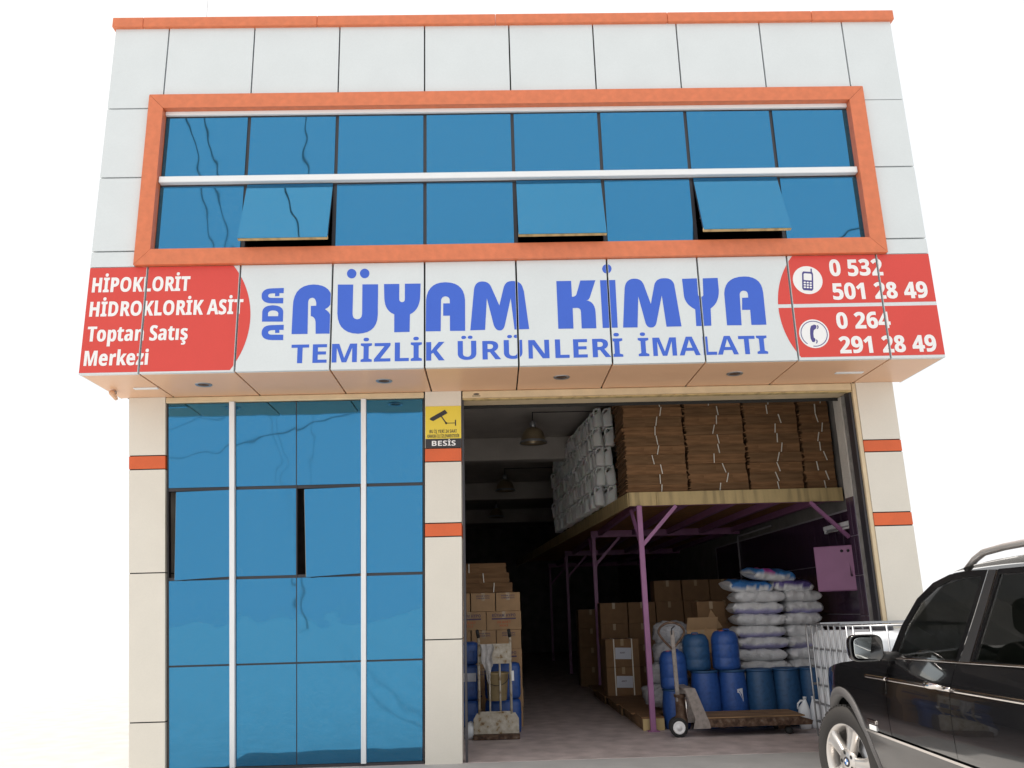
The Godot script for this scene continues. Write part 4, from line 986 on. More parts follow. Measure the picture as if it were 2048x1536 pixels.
# ---------------------------------------------------------------- goods by the middle pillar
func _carton(called: String, label: String, w: float, h: float, d: float, at: Vector3, m: Material, kind: int, group: String, turn := 0.0) -> Node3D:
	var t := thing(called, label, "box", at, turn, group)
	part(t, "body", box(Vector3(w, h, d), 0.004), m, Vector3(0, h * 0.5, 0))
	part(t, "tape", box2(Vector3(-0.024, h - 0.10, -d * 0.5 - 0.0008), Vector3(0.024, h + 0.0008, d * 0.5 + 0.0008)), M.tape)
	part(t, "tape", box2(Vector3(-w * 0.5 + 0.01, h + 0.0012, -0.002), Vector3(w * 0.5 - 0.01, h + 0.0018, 0.002)), M.print)
	var z := d * 0.5 + 0.0022
	if kind == 1:                                                    # end print
		part(t, "print", flat_print(text_tris("RÜYAM HYPO", -w * 0.27, w * 0.27, h * 0.80, h * 0.075) + text_tris("ÇAMAŞIR SUYU", -w * 0.27, w * 0.27, h * 0.68, h * 0.075), z), M.print)
	elif kind == 2:                                                  # long-side print
		part(t, "print", flat_print(text_tris("RÜYAM HYPO", -w * 0.34, w * 0.34, h * 0.70, h * 0.16) + poly_tris(pv([-w * 0.35, h * 0.56, w * 0.35, h * 0.56, w * 0.35, h * 0.64, -w * 0.35, h * 0.64])), z), M.print)
		part(t, "print", flat_print(text_tris("24 ADET", -w * 0.2, w * 0.2, h * 0.36, h * 0.12) + text_tris("KOLİ", -w * 0.12, w * 0.12, h * 0.18, h * 0.10), z), M.printorange)
	return t

func left_goods():
	# printed cartons, seven layers
	var rows := ["bottom", "second", "third", "fourth", "fifth", "sixth", "top"]
	for r in 7:
		var y := 0.004 + r * 0.243
		if r % 2 == 1:
			for i in 2:
				_carton("printed_carton", "broad printed carton by the middle pillar, %s layer, %s" % [rows[r], ["left", "right"][i]], 0.462, 0.241, 0.34, Vector3(0.305 + i * 0.468 + rng.randf_range(-0.004, 0.004), y, -3.775), M.carton, 2, "printed cartons by the middle pillar")
		else:
			for i in 3:
				_carton("printed_carton", "printed carton end-on by the middle pillar, %s layer, %s" % [rows[r], ["left", "middle", "right"][i]], 0.325, 0.241, 0.46, Vector3(0.16 + i * 0.338 + rng.randf_range(-0.004, 0.004), y, -3.83), M.carton, 1, "printed cartons by the middle pillar")
	for i in 3:
		var t := thing("carton_bundle", "strapped bundle of flat cartons on top of the printed cartons, %s" % ["lowest", "middle", "uppermost"][i], "carton bundle", Vector3(0.40 - i * 0.045, 1.707 + i * 0.131, -3.85), 0.02 * i - 0.02, "flat cartons on the carton stack")
		part(t, "cartons", _bundle_mesh(1.02, 0.129, 0.5, 70 + i), M.kraft2)
		part(t, "strap", _bar(Vector3([0.25, 0.16, 0.0][i], 0.003, 0.262), Vector3([0.26, 0.15, 0.0][i], 0.126, 0.262), 0.011), M.strap)
	# blue cans in front of them
	var spots := [[0.26, 0.004, -3.07, 0.36, 0.40, "blue plastic drum low down next to the middle pillar"], [0.26, 0.405, -3.07, 0.36, 0.42, "dark blue labelled drum next to the middle pillar, middle of three"], [0.27, 0.826, -3.07, 0.33, 0.27, "small bright blue can on top of the drums by the middle pillar"], [0.735, 0.004, -3.10, 0.45, 0.40, "wide blue can on the floor behind the hand truck"], [0.735, 0.405, -3.10, 0.45, 0.43, "wide blue can behind the hand truck, upper one"]]
	for s in spots:
		var t := thing("blue_can", s[5], "can", Vector3(s[0], s[1], s[2]), 0.0, "blue cans by the middle pillar")
		var hw: float = s[3] * 0.5; var h: float = s[4]
		part(t, "body", loft([[0, hw - 0.03, 0.11, 0], [0.012, hw - 0.008, 0.132, 0], [0.05, hw, 0.14, 0], [h - 0.06, hw, 0.14, 0], [h - 0.02, hw - 0.012, 0.128, 0], [h - 0.004, hw - 0.04, 0.1, 0], [h, hw - 0.06, 0.08, 0]], 24, 4.5), M.drum)
		part(t, "seam", loft([[h * 0.55, hw + 0.002, 0.142, 0], [h * 0.55 + 0.012, hw + 0.004, 0.144, 0], [h * 0.55 + 0.024, hw + 0.002, 0.142, 0]], 24, 4.5, false), M.drum)
		if s[1] > 0.4 and s[1] < 0.5 and s[0] < 0.5:
			part(t, "label_sheet", box(Vector3(0.17, 0.10, 0.002)), M.paper, Vector3(0.06, 0.27, 0.1425))
	var hd := part(self, "white_jug_end", loft([[0, 0.05, 0.06, 0], [0.02, 0.075, 0.08, 0], [0.12, 0.075, 0.08, 0], [0.16, 0.04, 0.05, 0], [0.19, 0.018, 0.018, 0]], 16, 3.0), M.milk, Vector3(0.335, 0.004, -2.66))
	tag(hd, "small white jug on the floor beside the hand truck", "jug")

# ---------------------------------------------------------------- goods on the right
func _sack_mesh(w: float, h: float, d: float, seed_: int, print_: int) -> ArrayMesh:
	var n := FastNoiseLite.new(); n.seed = seed_; n.frequency = 3.2; n.fractal_octaves = 3
	var st := mb(true)
	var nu := 26; var nv := 16
	var rows := []
	var cols := []
	for i in nu + 1:
		var u := i / float(nu) * 2.0 - 1.0
		var e := pow(maxf(1.0 - pow(absf(u), 5.0), 0.0), 0.5)         # the ends pinch to a flat seam
		var hh := h * 0.5 * (0.06 + 0.94 * e)
		var dd := d * 0.5 * (0.90 + 0.10 * e)
		var ring := []; var rc := []
		for k in nv:
			var a := TAU * k / nv
			var c := cos(a); var s := sin(a)
			var p := Vector3(u * w * 0.5, hh * signf(s) * pow(absf(s), 0.62), dd * signf(c) * pow(absf(c), 0.55))
			var q := n.get_noise_3d(p.x * 2.0, p.y * 2.0 + seed_, p.z * 2.0)
			p += Vector3(0, 0.030 * q if s > -0.3 else 0.006 * q, 0.040 * n.get_noise_3d(p.x * 2.0 + 9.0, p.y * 3.0, p.z))
			p.x += 0.012 * n.get_noise_2d(p.z * 3.0, seed_ * 3.1 + p.y * 6.0)
			ring.append(p)
			var col := Color(0.74, 0.74, 0.75)
			var edge := n.get_noise_2d(p.x * 3.0, p.z * 2.0) * 0.05
			if print_ == 1:                                          # blue field with a magenta patch
				if p.y > 0.012 + edge * 0.5 and absf(u) < 0.93: col = Color(0.05, 0.22, 0.55)
				if p.y > 0.02 and u > -0.6 + edge * 4.0 and u < -0.05 + edge * 4.0: col = Color(0.45, 0.07, 0.33)
			elif print_ == 2:
				if p.y > 0.006 + edge * 0.4 and absf(u) < 0.9: col = Color(0.035, 0.17, 0.46)
			elif print_ == 3:
				if p.y > 0.012 + edge * 0.4 and absf(u) < 0.9: col = Color(0.12, 0.09, 0.28)
			elif print_ == 4:
				if p.y < -0.028 + edge * 0.5 and u > -0.9: col = Color(0.38, 0.36, 0.62)
			rc.append(col)
		rows.append(ring); cols.append(rc)
	for i in nu:
		for k in nv:
			var l := (k + 1) % nv
			var q := [[i, k], [i, l], [i + 1, l], [i + 1, k]]
			for t in [[0, 1, 2], [0, 2, 3]]:
				for v in [t[0], t[2], t[1]]:
					st.set_color(cols[q[v][0]][q[v][1]])
					st.add_vertex(rows[q[v][0]][q[v][1]])
	for e in [0, nu]:
		for k in range(1, nv - 1):
			for v in ([0, k + 1, k] if e == nu else [0, k, k + 1]):
				st.set_color(cols[e][v]); st.add_vertex(rows[e][v])
	return done(st)

func _drum(label: String, at: Vector3, r: float, h: float, dark: bool, cap: bool, group: String) -> Node3D:
	var t := thing("blue_drum", label, "drum", at, rng.randf_range(0, TAU), group)
	var m: Material = M.drumdark if dark else M.drum
	if cap:                                                          # closed can with rounded shoulders
		part(t, "body", lathe([Vector2(0, 0.004), Vector2(r - 0.03, 0), Vector2(r - 0.006, 0.012), Vector2(r, 0.05), Vector2(r, h * 0.28), Vector2(r - 0.004, h * 0.30), Vector2(r, h * 0.32), Vector2(r, h * 0.62), Vector2(r - 0.004, h * 0.64), Vector2(r, h * 0.66), Vector2(r - 0.004, h * 0.80), Vector2(r - 0.03, h * 0.93), Vector2(r - 0.06, h * 0.985), Vector2(r - 0.075, h * 0.99), Vector2(r - 0.08, h * 0.965), Vector2(0, h * 0.96)], 32), m)
		part(t, "bung", lathe([Vector2(0.0, h * 0.96), Vector2(0.035, h * 0.96), Vector2(0.033, h * 1.0), Vector2(0, h * 1.004)], 14), M.capred, Vector3(r * 0.42, 0, 0))
		part(t, "grip", tube([Vector3(-0.07, h * 0.96, -0.05), Vector3(-0.07, h * 1.02, -0.03), Vector3(-0.07, h * 1.02, 0.03), Vector3(-0.07, h * 0.96, 0.05)], 0.012, 6), m)
	else:                                                            # open-head drum, bellied
		part(t, "body", lathe([Vector2(0, 0.004), Vector2(r - 0.035, 0), Vector2(r - 0.015, 0.02), Vector2(r - 0.004, h * 0.22), Vector2(r, h * 0.45), Vector2(r - 0.004, h * 0.70), Vector2(r - 0.016, h * 0.93), Vector2(r - 0.020, h * 0.97)], 32), m)
		part(t, "lid", lathe([Vector2(r - 0.020, h * 0.955), Vector2(r - 0.006, h * 0.96), Vector2(r - 0.006, h * 0.995), Vector2(r - 0.02, h), Vector2(r - 0.03, h * 0.985), Vector2(0, h * 0.985)], 32), M.drumdark)
	return t

func right_goods():
	# raised timber platform
	var p := thing("timber_platform", "low plank platform with a cardboard top behind the first purple post", "platform")
	for i in 3:
		part(p, "side_plank", box2(Vector3(2.435 - 0.04 * i, 0.004, -2.86 - 1.55 * (i + 1) + 0.012), Vector3(2.463 - 0.04 * i, 0.140, -2.86 - 1.55 * i), 0.003), M.plank)
	part(p, "front_plank", box2(Vector3(2.435, 0.004, -2.858), Vector3(2.70, 0.14, -2.83), 0.003), M.fasciawood)
	part(p, "deck_board", box2(Vector3(2.42, 0.142, -3.30), Vector3(2.70, 0.162, -2.835), 0.003), M.kraft2)
	for i in 4:
		part(p, "deck_board", box2(Vector3(2.36 - 0.03 * i, 0.142, -3.305 - (i + 1) * 1.1 + 0.006), Vector3(4.9, 0.162, -3.305 - i * 1.1), 0.003), M.kraft2)
	part(p, "joist", box2(Vector3(2.6, 0.004, -7.6), Vector3(4.85, 0.14, -3.42)), M.plank)
	# strapped cartons with paper labels
	for i in 2:
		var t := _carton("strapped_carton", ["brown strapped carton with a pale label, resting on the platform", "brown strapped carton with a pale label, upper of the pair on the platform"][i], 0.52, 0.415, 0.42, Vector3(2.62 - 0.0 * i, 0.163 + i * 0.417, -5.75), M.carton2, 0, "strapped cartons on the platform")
		for x in [-0.13, 0.15]:
			part(t, "strap", box2(Vector3(x - 0.009, 0.002, -0.2135), Vector3(x + 0.009, 0.4165, 0.2135)), M.strap)
		part(t, "label_sheet", box(Vector3(0.25, 0.17, 0.002)), M.paper, Vector3(0.01, 0.20, 0.2150), Vector3(0, 0, -0.03))
		part(t, "label_print", flat_print(text_tris("ADET", -0.04, 0.04, 0.20, 0.022), 0.2168), M.print)
	# more cartons stacked in the dark
	var where := ["nearest the aisle", "second from the aisle", "third from the aisle", "fourth from the aisle", "against the tiled wall"]
	for r in 5:
		for i in 5:
			if r == 4 and (i == 0 or i == 1): continue
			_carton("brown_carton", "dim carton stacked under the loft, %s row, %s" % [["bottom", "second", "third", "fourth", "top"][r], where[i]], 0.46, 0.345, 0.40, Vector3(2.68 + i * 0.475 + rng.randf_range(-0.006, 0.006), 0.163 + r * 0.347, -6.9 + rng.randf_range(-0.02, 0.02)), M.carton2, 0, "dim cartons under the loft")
	for r in 4:
		for i in 2:
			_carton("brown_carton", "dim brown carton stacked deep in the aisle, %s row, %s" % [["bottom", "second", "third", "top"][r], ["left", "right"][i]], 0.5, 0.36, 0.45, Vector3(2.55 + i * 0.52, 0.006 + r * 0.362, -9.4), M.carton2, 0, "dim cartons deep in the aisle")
	# heap of film-wrapped sacks
	for i in 4:
		var o := part(self, "wrapped_bale", _lump(0.34 - 0.035 * i, 0.32, 30 + i), M.film, Vector3(2.93 + 0.03 * i, 0.19 + 0.155 + 0.255 * i, -3.62 - 0.02 * i), Vector3(0, 0.8 * i, 0))
		tag(o, ["film-wrapped bale at the foot of the crinkled heap beside the post", "film-wrapped bale, second up in the crinkled heap beside the post", "film-wrapped bale, third up in the crinkled heap beside the post", "film-wrapped bale crowning the crinkled heap beside the post"][i], "bale", "film-wrapped bales")
	# drums on the floor and cans on them
	var low := "blue drums on the floor"
	_drum("short blue drum on the floor behind the pallet truck handle", Vector3(2.885, 0.004, -2.96), 0.172, 0.465, false, false, low)
	var lx := [3.265, 3.61, 3.955, 4.29, 4.62]
	var ln := ["bright blue lidded drum on the floor, left of the one with a torn label", "bright blue lidded drum with a torn white label", "dull blue lidded drum right of the torn label", "dull blue lidded drum behind the white jugs", "dark blue lidded drum beside the caged tank"]
	for i in 5:
		var t := _drum(ln[i], Vector3(lx[i], 0.004, -2.96 - 0.02 * (i % 2)), 0.178, 0.675, i >= 2, false, low)
		t.rotation.y = 0.0
		if i == 1:
			var s := mb()
			var pts := [[-0.3, 0.45], [0.12, 0.46], [0.12, 0.30], [-0.02, 0.36], [-0.08, 0.40], [-0.3, 0.41]]
			for k in range(1, 5):
				var f := func(e: Array) -> Vector3: return Vector3(sin(e[0] + 0.35) * 0.1785, e[1], cos(e[0] + 0.35) * 0.1785)
				tri(s, f.call(pts[0]), f.call(pts[k + 1]), f.call(pts[k]))
			part(t, "torn_label", done(s), M.paper)
	_drum("blue can with a reddish bung, lowest of the three upper cans", Vector3(2.875, 0.470, -2.95), 0.168, 0.455, false, true, "blue cans on the drums")
	_drum("dark blue can standing on the bright blue drums, middle one", Vector3(3.185, 0.680, -2.97), 0.168, 0.44, true, true, "blue cans on the drums")
	_drum("blue can standing highest on the drums, next to the sacks", Vector3(3.555, 0.680, -2.96), 0.172, 0.47, false, true, "blue cans on the drums")
	# open carton behind them
	var oc := _carton("open_carton", "open carton with raised flaps behind the blue cans", 0.42, 0.30, 0.36, Vector3(3.40, 0.85, -3.72), M.carton, 0, "", 0.1)
	part(oc, "flap", box(Vector3(0.42, 0.19, 0.006)), M.carton, Vector3(0, 0.375, 0.20), Vector3(0.5, 0, 0))
	part(oc, "flap", prism([-0.18, 0, 0.18, 0, 0.0, 0.26], -0.003, 0.003), M.carton, Vector3(0.19, 0.30, 0.10), Vector3(0, 0.5, 0.1))
	_carton("plain_carton", "plain brown carton under the open carton", 0.5, 0.68, 0.40, Vector3(3.40, 0.163, -3.74), M.carton2, 0, "")
	_carton("plain_carton", "small lit brown carton left of the white sacks", 0.40, 0.30, 0.36, Vector3(3.72, 1.215, -4.35), M.carton2, 0, "")
	_carton("plain_carton", "tall brown carton carrying the small carton by the sacks", 0.5, 1.05, 0.40, Vector3(3.72, 0.163, -4.37), M.carton2, 0, "")
	# sacks: two columns on a pallet, printed ones on top
	var pal := thing("sack_pallet", "wooden pallet under the white sacks", "pallet", Vector3(4.42, 0.163, -3.74))
	for i in 5: part(pal, "slat", box(Vector3(1.2, 0.02, 0.11), 0.002), M.plank, Vector3(0, 0.112, -0.22 + i * 0.12))
	for x in [-0.5, 0.0, 0.5]: part(pal, "bearer", box(Vector3(0.1, 0.10, 0.58)), M.plank, Vector3(x, 0.051, 0.02))
	var ms := []
	for i in 5: ms.append(_sack_mesh(0.70, 0.165, 0.48, 11 + i * 7, 4 if i % 2 == 0 else 0))
	var mr := []
	for i in 3: mr.append(_sack_mesh(0.50, 0.165, 0.48, 71 + i * 5, 4 if i == 1 else 0))
	var lay := ["lowest", "second", "third", "fourth", "fifth", "sixth", "seventh", "eighth", "ninth"]
	for r in 9:
		var y := 0.287 + 0.077 + r * 0.149
		for side in 2:
			var o := part(self, "white_sack", (ms[r % 5] if side == 0 else mr[r % 3]), M.sackprint, Vector3([4.20, 4.80][side] + rng.randf_range(-0.025, 0.025), y, -3.68 + rng.randf_range(-0.03, 0.03)), Vector3(rng.randf_range(-0.03, 0.03), rng.randf_range(-0.08, 0.08), rng.randf_range(-0.03, 0.03)))
			tag(o, "full white plastic sack, %s layer of the %s" % [lay[r], ["broad stack beside the blue cans", "narrow stack next to the tiled wall"][side]], "sack", "stacked white sacks")
	var tops := [[Vector3(4.10, 1.70, -3.68), 2, 0.62, 0.10, "white sack with a dark blue printed band, left on top of the stack"], [Vector3(4.72, 1.70, -3.70), 3, 0.56, -0.16, "white sack with a violet printed band, right on top of the stack"], [Vector3(4.42, 1.845, -3.68), 1, 0.62, 0.2, "white sack with blue and magenta print crowning the stack"]]
	for e in tops:
		var o := part(self, "white_sack", _sack_mesh(e[2], 0.165, 0.46, 90 + e[1], e[1]), M.sackprint, e[0], Vector3(0.10, e[3], -0.06 if e[1] != 1 else -0.10))
		tag(o, e[4], "sack", "stacked white sacks")
	# white jugs
	for i in 2:
		var t := thing("white_jug", ["white plastic jug standing by the fork tips", "white plastic jug nearest the caged tank, behind the first jug"][i], "jug", Vector3(4.35 + i * 0.155, 0.004, -2.60 - i * 0.02), -0.3 + 2.8 * i, "white jugs by the fork tips")
		part(t, "body", loft([[0, 0.055, 0.055, 0], [0.01, 0.068, 0.065, 0], [0.05, 0.072, 0.07, 0], [0.19, 0.072, 0.07, 0], [0.25, 0.055, 0.055, 0.006], [0.30, 0.028, 0.028, 0.018], [0.325, 0.018, 0.018, 0.022], [0.335, 0.018, 0.018, 0.022]], 18, 3.0), M.milk)
		part(t, "cap", lathe([Vector2(0, 0.335), Vector2(0.022, 0.335), Vector2(0.022, 0.36), Vector2(0, 0.36)], 12), M.milk, Vector3(0.022, 0, 0))
		part(t, "handle", tube([Vector3(0.01, 0.315, 0), Vector3(-0.03, 0.315, 0), Vector3(-0.062, 0.28, 0), Vector3(-0.068, 0.22, 0)], 0.011, 8), M.milk)
	# caged liquid tank outside the right jamb
	var ib := thing("caged_tank", "white plastic liquid tank in a grey tube cage behind the car", "tank", Vector3(3.90, 0, -0.90))
	var W := 1.02; var D := 1.2; var H := 1.24
	part(ib, "tank", loft_box(Vector3(W - 0.03, 0.98, D - 0.03)), M.milk, Vector3(W * 0.5, 0.20 + 0.49, D * 0.5))
	part(ib, "lid", lathe([Vector2(0.11, 0), Vector2(0.11, 0.04), Vector2(0, 0.045)], 20), M.ink, Vector3(W * 0.5, 1.18, D * 0.5))
	for i in 3: part(ib, "pallet_runner", box2(Vector3(i * 0.45, 0.0, 0.0), Vector3(i * 0.45 + 0.12, 0.12, D)), M.plank)
	part(ib, "pallet_deck", box2(Vector3(0, 0.122, 0), Vector3(W, 0.16, D)), M.steel)
	for y in [0.30, 0.48, 0.66, 0.83, 1.01, H]:
		part(ib, "cage_ring", tube([Vector3(0, y, 0), Vector3(W, y, 0), Vector3(W, y, D), Vector3(0, y, D), Vector3(0, y, 0.0)], 0.011, 6), M.steel)
	for i in 9:
		var z := D * i / 8.0
		part(ib, "cage_bar", tube([Vector3(-0.012, 0.16, z), Vector3(-0.012, H, z)], 0.009, 6), M.steel)
		part(ib, "cage_bar", tube([Vector3(W + 0.012, 0.16, z), Vector3(W + 0.012, H, z)], 0.009, 6), M.steel)
	for i in range(1, 7):
		var x := W * i / 7.0
		part(ib, "cage_bar", tube([Vector3(x, 0.16, -0.012), Vector3(x, H, -0.012)], 0.009, 6), M.steel)
		part(ib, "cage_bar", tube([Vector3(x, 0.16, D + 0.012), Vector3(x, H, D + 0.012)], 0.009, 6), M.steel)
	for z in [0.35, 0.85]:
		part(ib, "top_bar", box2(Vector3(0, H + 0.011, z - 0.02), Vector3(W, H + 0.022, z + 0.02)), M.steel)

func loft_box(s: Vector3) -> ArrayMesh:
	var h := s.y * 0.5
	var a := s.x * 0.5; var d := s.z * 0.5
	return loft([[-h, a - 0.07, d - 0.07, 0], [-h + 0.03, a - 0.015, d - 0.015, 0], [-h + 0.08, a, d, 0], [-0.05, a, d, 0], [-0.02, a - 0.012, d - 0.012, 0], [0.02, a - 0.012, d - 0.012, 0], [0.05, a, d, 0], [h - 0.08, a, d, 0], [h - 0.02, a - 0.02, d - 0.02, 0], [h, a - 0.05, d - 0.05, 0]], 56, 16.0)

func _lump(r: float, h: float, seed_: int) -> ArrayMesh:
	var n := FastNoiseLite.new(); n.seed = seed_; n.frequency = 2.4; n.fractal_octaves = 4
	var st := mb(true)
	var rows := []
	for i in 19:
		var v := -PI / 2 + PI * i / 18.0
		var ring := []
		for k in 28:
			var a := TAU * k / 28
			var d := Vector3(cos(v) * cos(a), sin(v), -cos(v) * sin(a))
			var e := Vector3(signf(d.x) * pow(absf(d.x), 0.8) * r, signf(d.y) * pow(absf(d.y), 0.7) * h * 0.5, signf(d.z) * pow(absf(d.z), 0.8) * r * 0.8)
			ring.append(e * (1.0 + 0.22 * n.get_noise_3dv(d * 1.3) + 0.06 * absf(n.get_noise_3dv(d * 5.0))))
		rows.append(ring)
	add_grid(st, rows, true)
	return done(st)

# ---------------------------------------------------------------- hand truck and pallet truck
func trucks():
	var t := thing("hand_truck", "rust-stained white hand truck standing by the middle pillar", "hand truck", Vector3(0.64, 0.004, -2.60))
	for x in [-0.195, 0.190]:
		part(t, "rail", tube([Vector3(x, 0.27, 0), Vector3(x - 0.0, 0.80, -0.03), Vector3(x + 0.004, 1.12, -0.05), Vector3(x, 1.17, -0.03)], 0.016, 8), M.rusty)
		part(t, "grip", tube([Vector3(x, 1.155, -0.035), Vector3(x - 0.012, 1.235, 0.02)], 0.021, 8), M.rubber)
	part(t, "top_plate", box(Vector3(0.37, 0.215, 0.006)), M.rusty, Vector3(0, 0.965, -0.03), Vector3(-0.06, 0, 0))
	for y in [0.852, 0.29]:
		part(t, "crossbar", box(Vector3(0.39, 0.022, 0.022)), M.rusty, Vector3(0, y, -0.028 if y > 0.5 else 0.0))
	for x in [-0.065, 0.06]:
		part(t, "inner_bar", tube([Vector3(x, 0.28, 0), Vector3(x, 0.85, -0.028)], 0.012, 8), M.rusty)
	part(t, "toe_plate", prism([-0.265, 0.055, 0.275, 0.055, 0.275, 0.22, 0.235, 0.285, -0.225, 0.285, -0.265, 0.22], -0.004, 0.004), M.rusty, Vector3(0, 0, 0.03), Vector3(-0.10, 0, 0))
	part(t, "toe_lip", box2(Vector3(-0.27, 0.001, 0.02), Vector3(0.28, 0.055, 0.14), 0.008), M.rustdark)
	for x in [-0.24, 0.24]:
		part(t, "wheel", lathe([Vector2(0, -0.03), Vector2(0.09, -0.03), Vector2(0.11, -0.015), Vector2(0.11, 0.015), Vector2(0.09, 0.03), Vector2(0, 0.03)], 20), M.rubber, Vector3(x, 0.112, -0.16), Vector3(0, 0, PI / 2))
	part(t, "axle", tube([Vector3(-0.24, 0.112, -0.16), Vector3(0.24, 0.112, -0.16)], 0.014, 8), M.rustdark)
	for x in [-0.18, 0.18]:
		part(t, "axle_stay", tube([Vector3(x, 0.112, -0.16), Vector3(x, 0.31, -0.002)], 0.012, 6), M.rustdark)
	part(t, "sticker", box(Vector3(0.03, 0.115, 0.003)), M.vinyl, Vector3(0.215, 0.70, 0.0))
	# rag thrown over its left rail
	var st := mb(true)
	var rows := []
	for i in 15:
		var row := []
		for k in 12:
			var u := k / 11.0; var v := i / 14.0
			var w := lerpf(0.16, 0.07, pow(v, 1.5))
			row.append(Vector3(-0.06 + (u - 0.5) * w + 0.03 * v + 0.012 * sin(v * 9.0), -v * (0.36 + 0.10 * sin(u * 5.0)), 0.012 + 0.014 * sin(u * 13.0 + v * 2.0) + 0.012 * sin(v * 6.0 + u * 4.0)))
		rows.append(row)
	for i in 14:
		for k in 11:
			quad(st, rows[i + 1][k], rows[i + 1][k + 1], rows[i][k + 1], rows[i][k])
	var rag := part(self, "rag", done(st), M.rag, Vector3(0.60, 1.075, -2.60))
	tag(rag, "crumpled off-white rag draped over the hand truck", "rag")
	# bucket hung from the crossbar
	var b := thing("bucket", "dirty beige bucket hanging behind the bars of the hand truck", "bucket", Vector3(0.665, 0.412, -2.78))
	part(b, "pail", lathe([Vector2(0, 0.0), Vector2(0.11, 0.0), Vector2(0.115, 0.01), Vector2(0.138, 0.30), Vector2(0.146, 0.305), Vector2(0.146, 0.325), Vector2(0.134, 0.325), Vector2(0.112, 0.02), Vector2(0, 0.02)], 26), M.dirtyyellow)
	var arc := []
	for k in 13:
		var a := PI * k / 12.0
		arc.append(Vector3(cos(a) * 0.148, 0.30 - sin(a) * 0.12, sin(a) * 0.08 + 0.075))
	part(b, "handle", tube(arc, 0.004, 5), M.ink)
	# pallet truck
	var p := thing("pallet_truck", "worn pallet truck with a loop handle in front of the blue drums", "pallet truck", Vector3(2.80, 0.004, -2.30))
	for z in [-0.09, 0.07]:
		var w := part(p, "steer_wheel", lathe([Vector2(0, -0.026), Vector2(0.06, -0.026), Vector2(0.068, -0.02), Vector2(0.096, -0.028), Vector2(0.106, -0.015), Vector2(0.106, 0.015), Vector2(0.096, 0.028), Vector2(0.068, 0.02), Vector2(0.06, 0.026), Vector2(0, 0.026)], 28), M.rubber, Vector3(-0.055 + (0.02 if z < 0 else 0.0), 0.107, z + 0.02), Vector3(PI / 2, 0, 0))
		part(w, "rim", lathe([Vector2(0.062, 0), Vector2(0.072, 0.006), Vector2(0.066, 0.01), Vector2(0.05, 0.006), Vector2(0.03, 0.002), Vector2(0.028, 0.012), Vector2(0, 0.014)], 24), M.vinyl, Vector3(0, 0.0265, 0))
	part(p, "axle", tube([Vector3(-0.05, 0.107, -0.1), Vector3(-0.05, 0.107, 0.12)], 0.02, 8), M.rustdark)
	part(p, "pump_body", lathe([Vector2(0, 0.10), Vector2(0.07, 0.10), Vector2(0.075, 0.20), Vector2(0.06, 0.24), Vector2(0.055, 0.42), Vector2(0.07, 0.43), Vector2(0.07, 0.46), Vector2(0, 0.46)], 18), M.rustdark, Vector3(-0.0, 0, 0.0))
	part(p, "piston", tube([Vector3(0.055, 0.20, 0.075), Vector3(0.055, 0.42, 0.075)], 0.012, 8), M.chrome)
	part(p, "stem", box(Vector3(0.048, 0.80, 0.03), 0.006), M.truckgrey, Vector3(-0.035, 0.78, 0.03), Vector3(0, 0, 0.015))
	var lp := []
	for k in 25:                                                     # loop handle: rounded top, drawn to a point below
		var a := -PI / 2 + TAU * k / 24.0
		var rr := 0.155 if sin(a) > -0.2 else 0.155
		var x := cos(a) * rr * (1.0 if sin(a) > 0.0 else pow(1.0 + sin(a), 0.55))
		lp.append(Vector3(-0.05 + x, 1.155 + sin(a) * (0.115 if sin(a) > 0.0 else 0.19), 0.03))
	part(p, "loop_handle", tube(lp, 0.014, 8), M.rustdark)
	part(p, "release_lever", tube([Vector3(-0.05, 1.13, 0.04), Vector3(-0.05, 1.20, 0.055), Vector3(-0.01, 1.23, 0.055)], 0.008, 6), M.ink)
	part(p, "frame_side", prism([0.03, 0.535, 0.15, 0.535, 0.29, 0.16, 0.30, 0.095, 0.10, 0.095, 0.13, 0.20], -0.005, 0.005), M.truckgrey, Vector3(0, 0, 0.16))
	part(p, "frame_side", prism([0.03, 0.535, 0.15, 0.535, 0.29, 0.16, 0.30, 0.095, 0.10, 0.095, 0.13, 0.20], -0.005, 0.005), M.truckgrey, Vector3(0, 0, -0.40))
	part(p, "frame_top", box2(Vector3(0.02, 0.515, -0.39), Vector3(0.145, 0.532, 0.15)), M.truckgrey)
	for z in [0.08, -0.36]:
		part(p, "fork", prism([0.26, 0.105, 0.26, 0.195, 1.34, 0.195, 1.49, 0.150, 1.47, 0.105], -0.08, 0.08), M.rustdark, Vector3(0, 0, z))
		part(p, "fork_roller", lathe([Vector2(0, -0.04), Vector2(0.036, -0.04), Vector2(0.04, -0.03), Vector2(0.04, 0.03), Vector2(0.036, 0.04), Vector2(0, 0.04)], 16), M.rubber, Vector3(1.22, 0.042, z), Vector3(PI / 2, 0, 0))
		part(p, "roller_arm", box2(Vector3(1.12, 0.05, z - 0.055), Vector3(1.26, 0.104, z - 0.045)), M.rustdark)
	part(p, "load_board", box2(Vector3(0.27, 0.197, -0.44), Vector3(1.40, 0.212, 0.155), 0.003), M.plank)

# ---------------------------------------------------------------- black car, nose towards the building
const CAR_W := 1.87
const ARCH_R := 0.435

func _lut(t: Array, v: float) -> float:                              # piecewise linear, eased
	if v <= t[0][0]: return t[0][1]
	for i in range(1, t.size()):
		if v <= t[i][0]:
			var u: float = (v - t[i - 1][0]) / (t[i][0] - t[i - 1][0])
			return lerpf(t[i - 1][1], t[i][1], u)
	return t[-1][1]

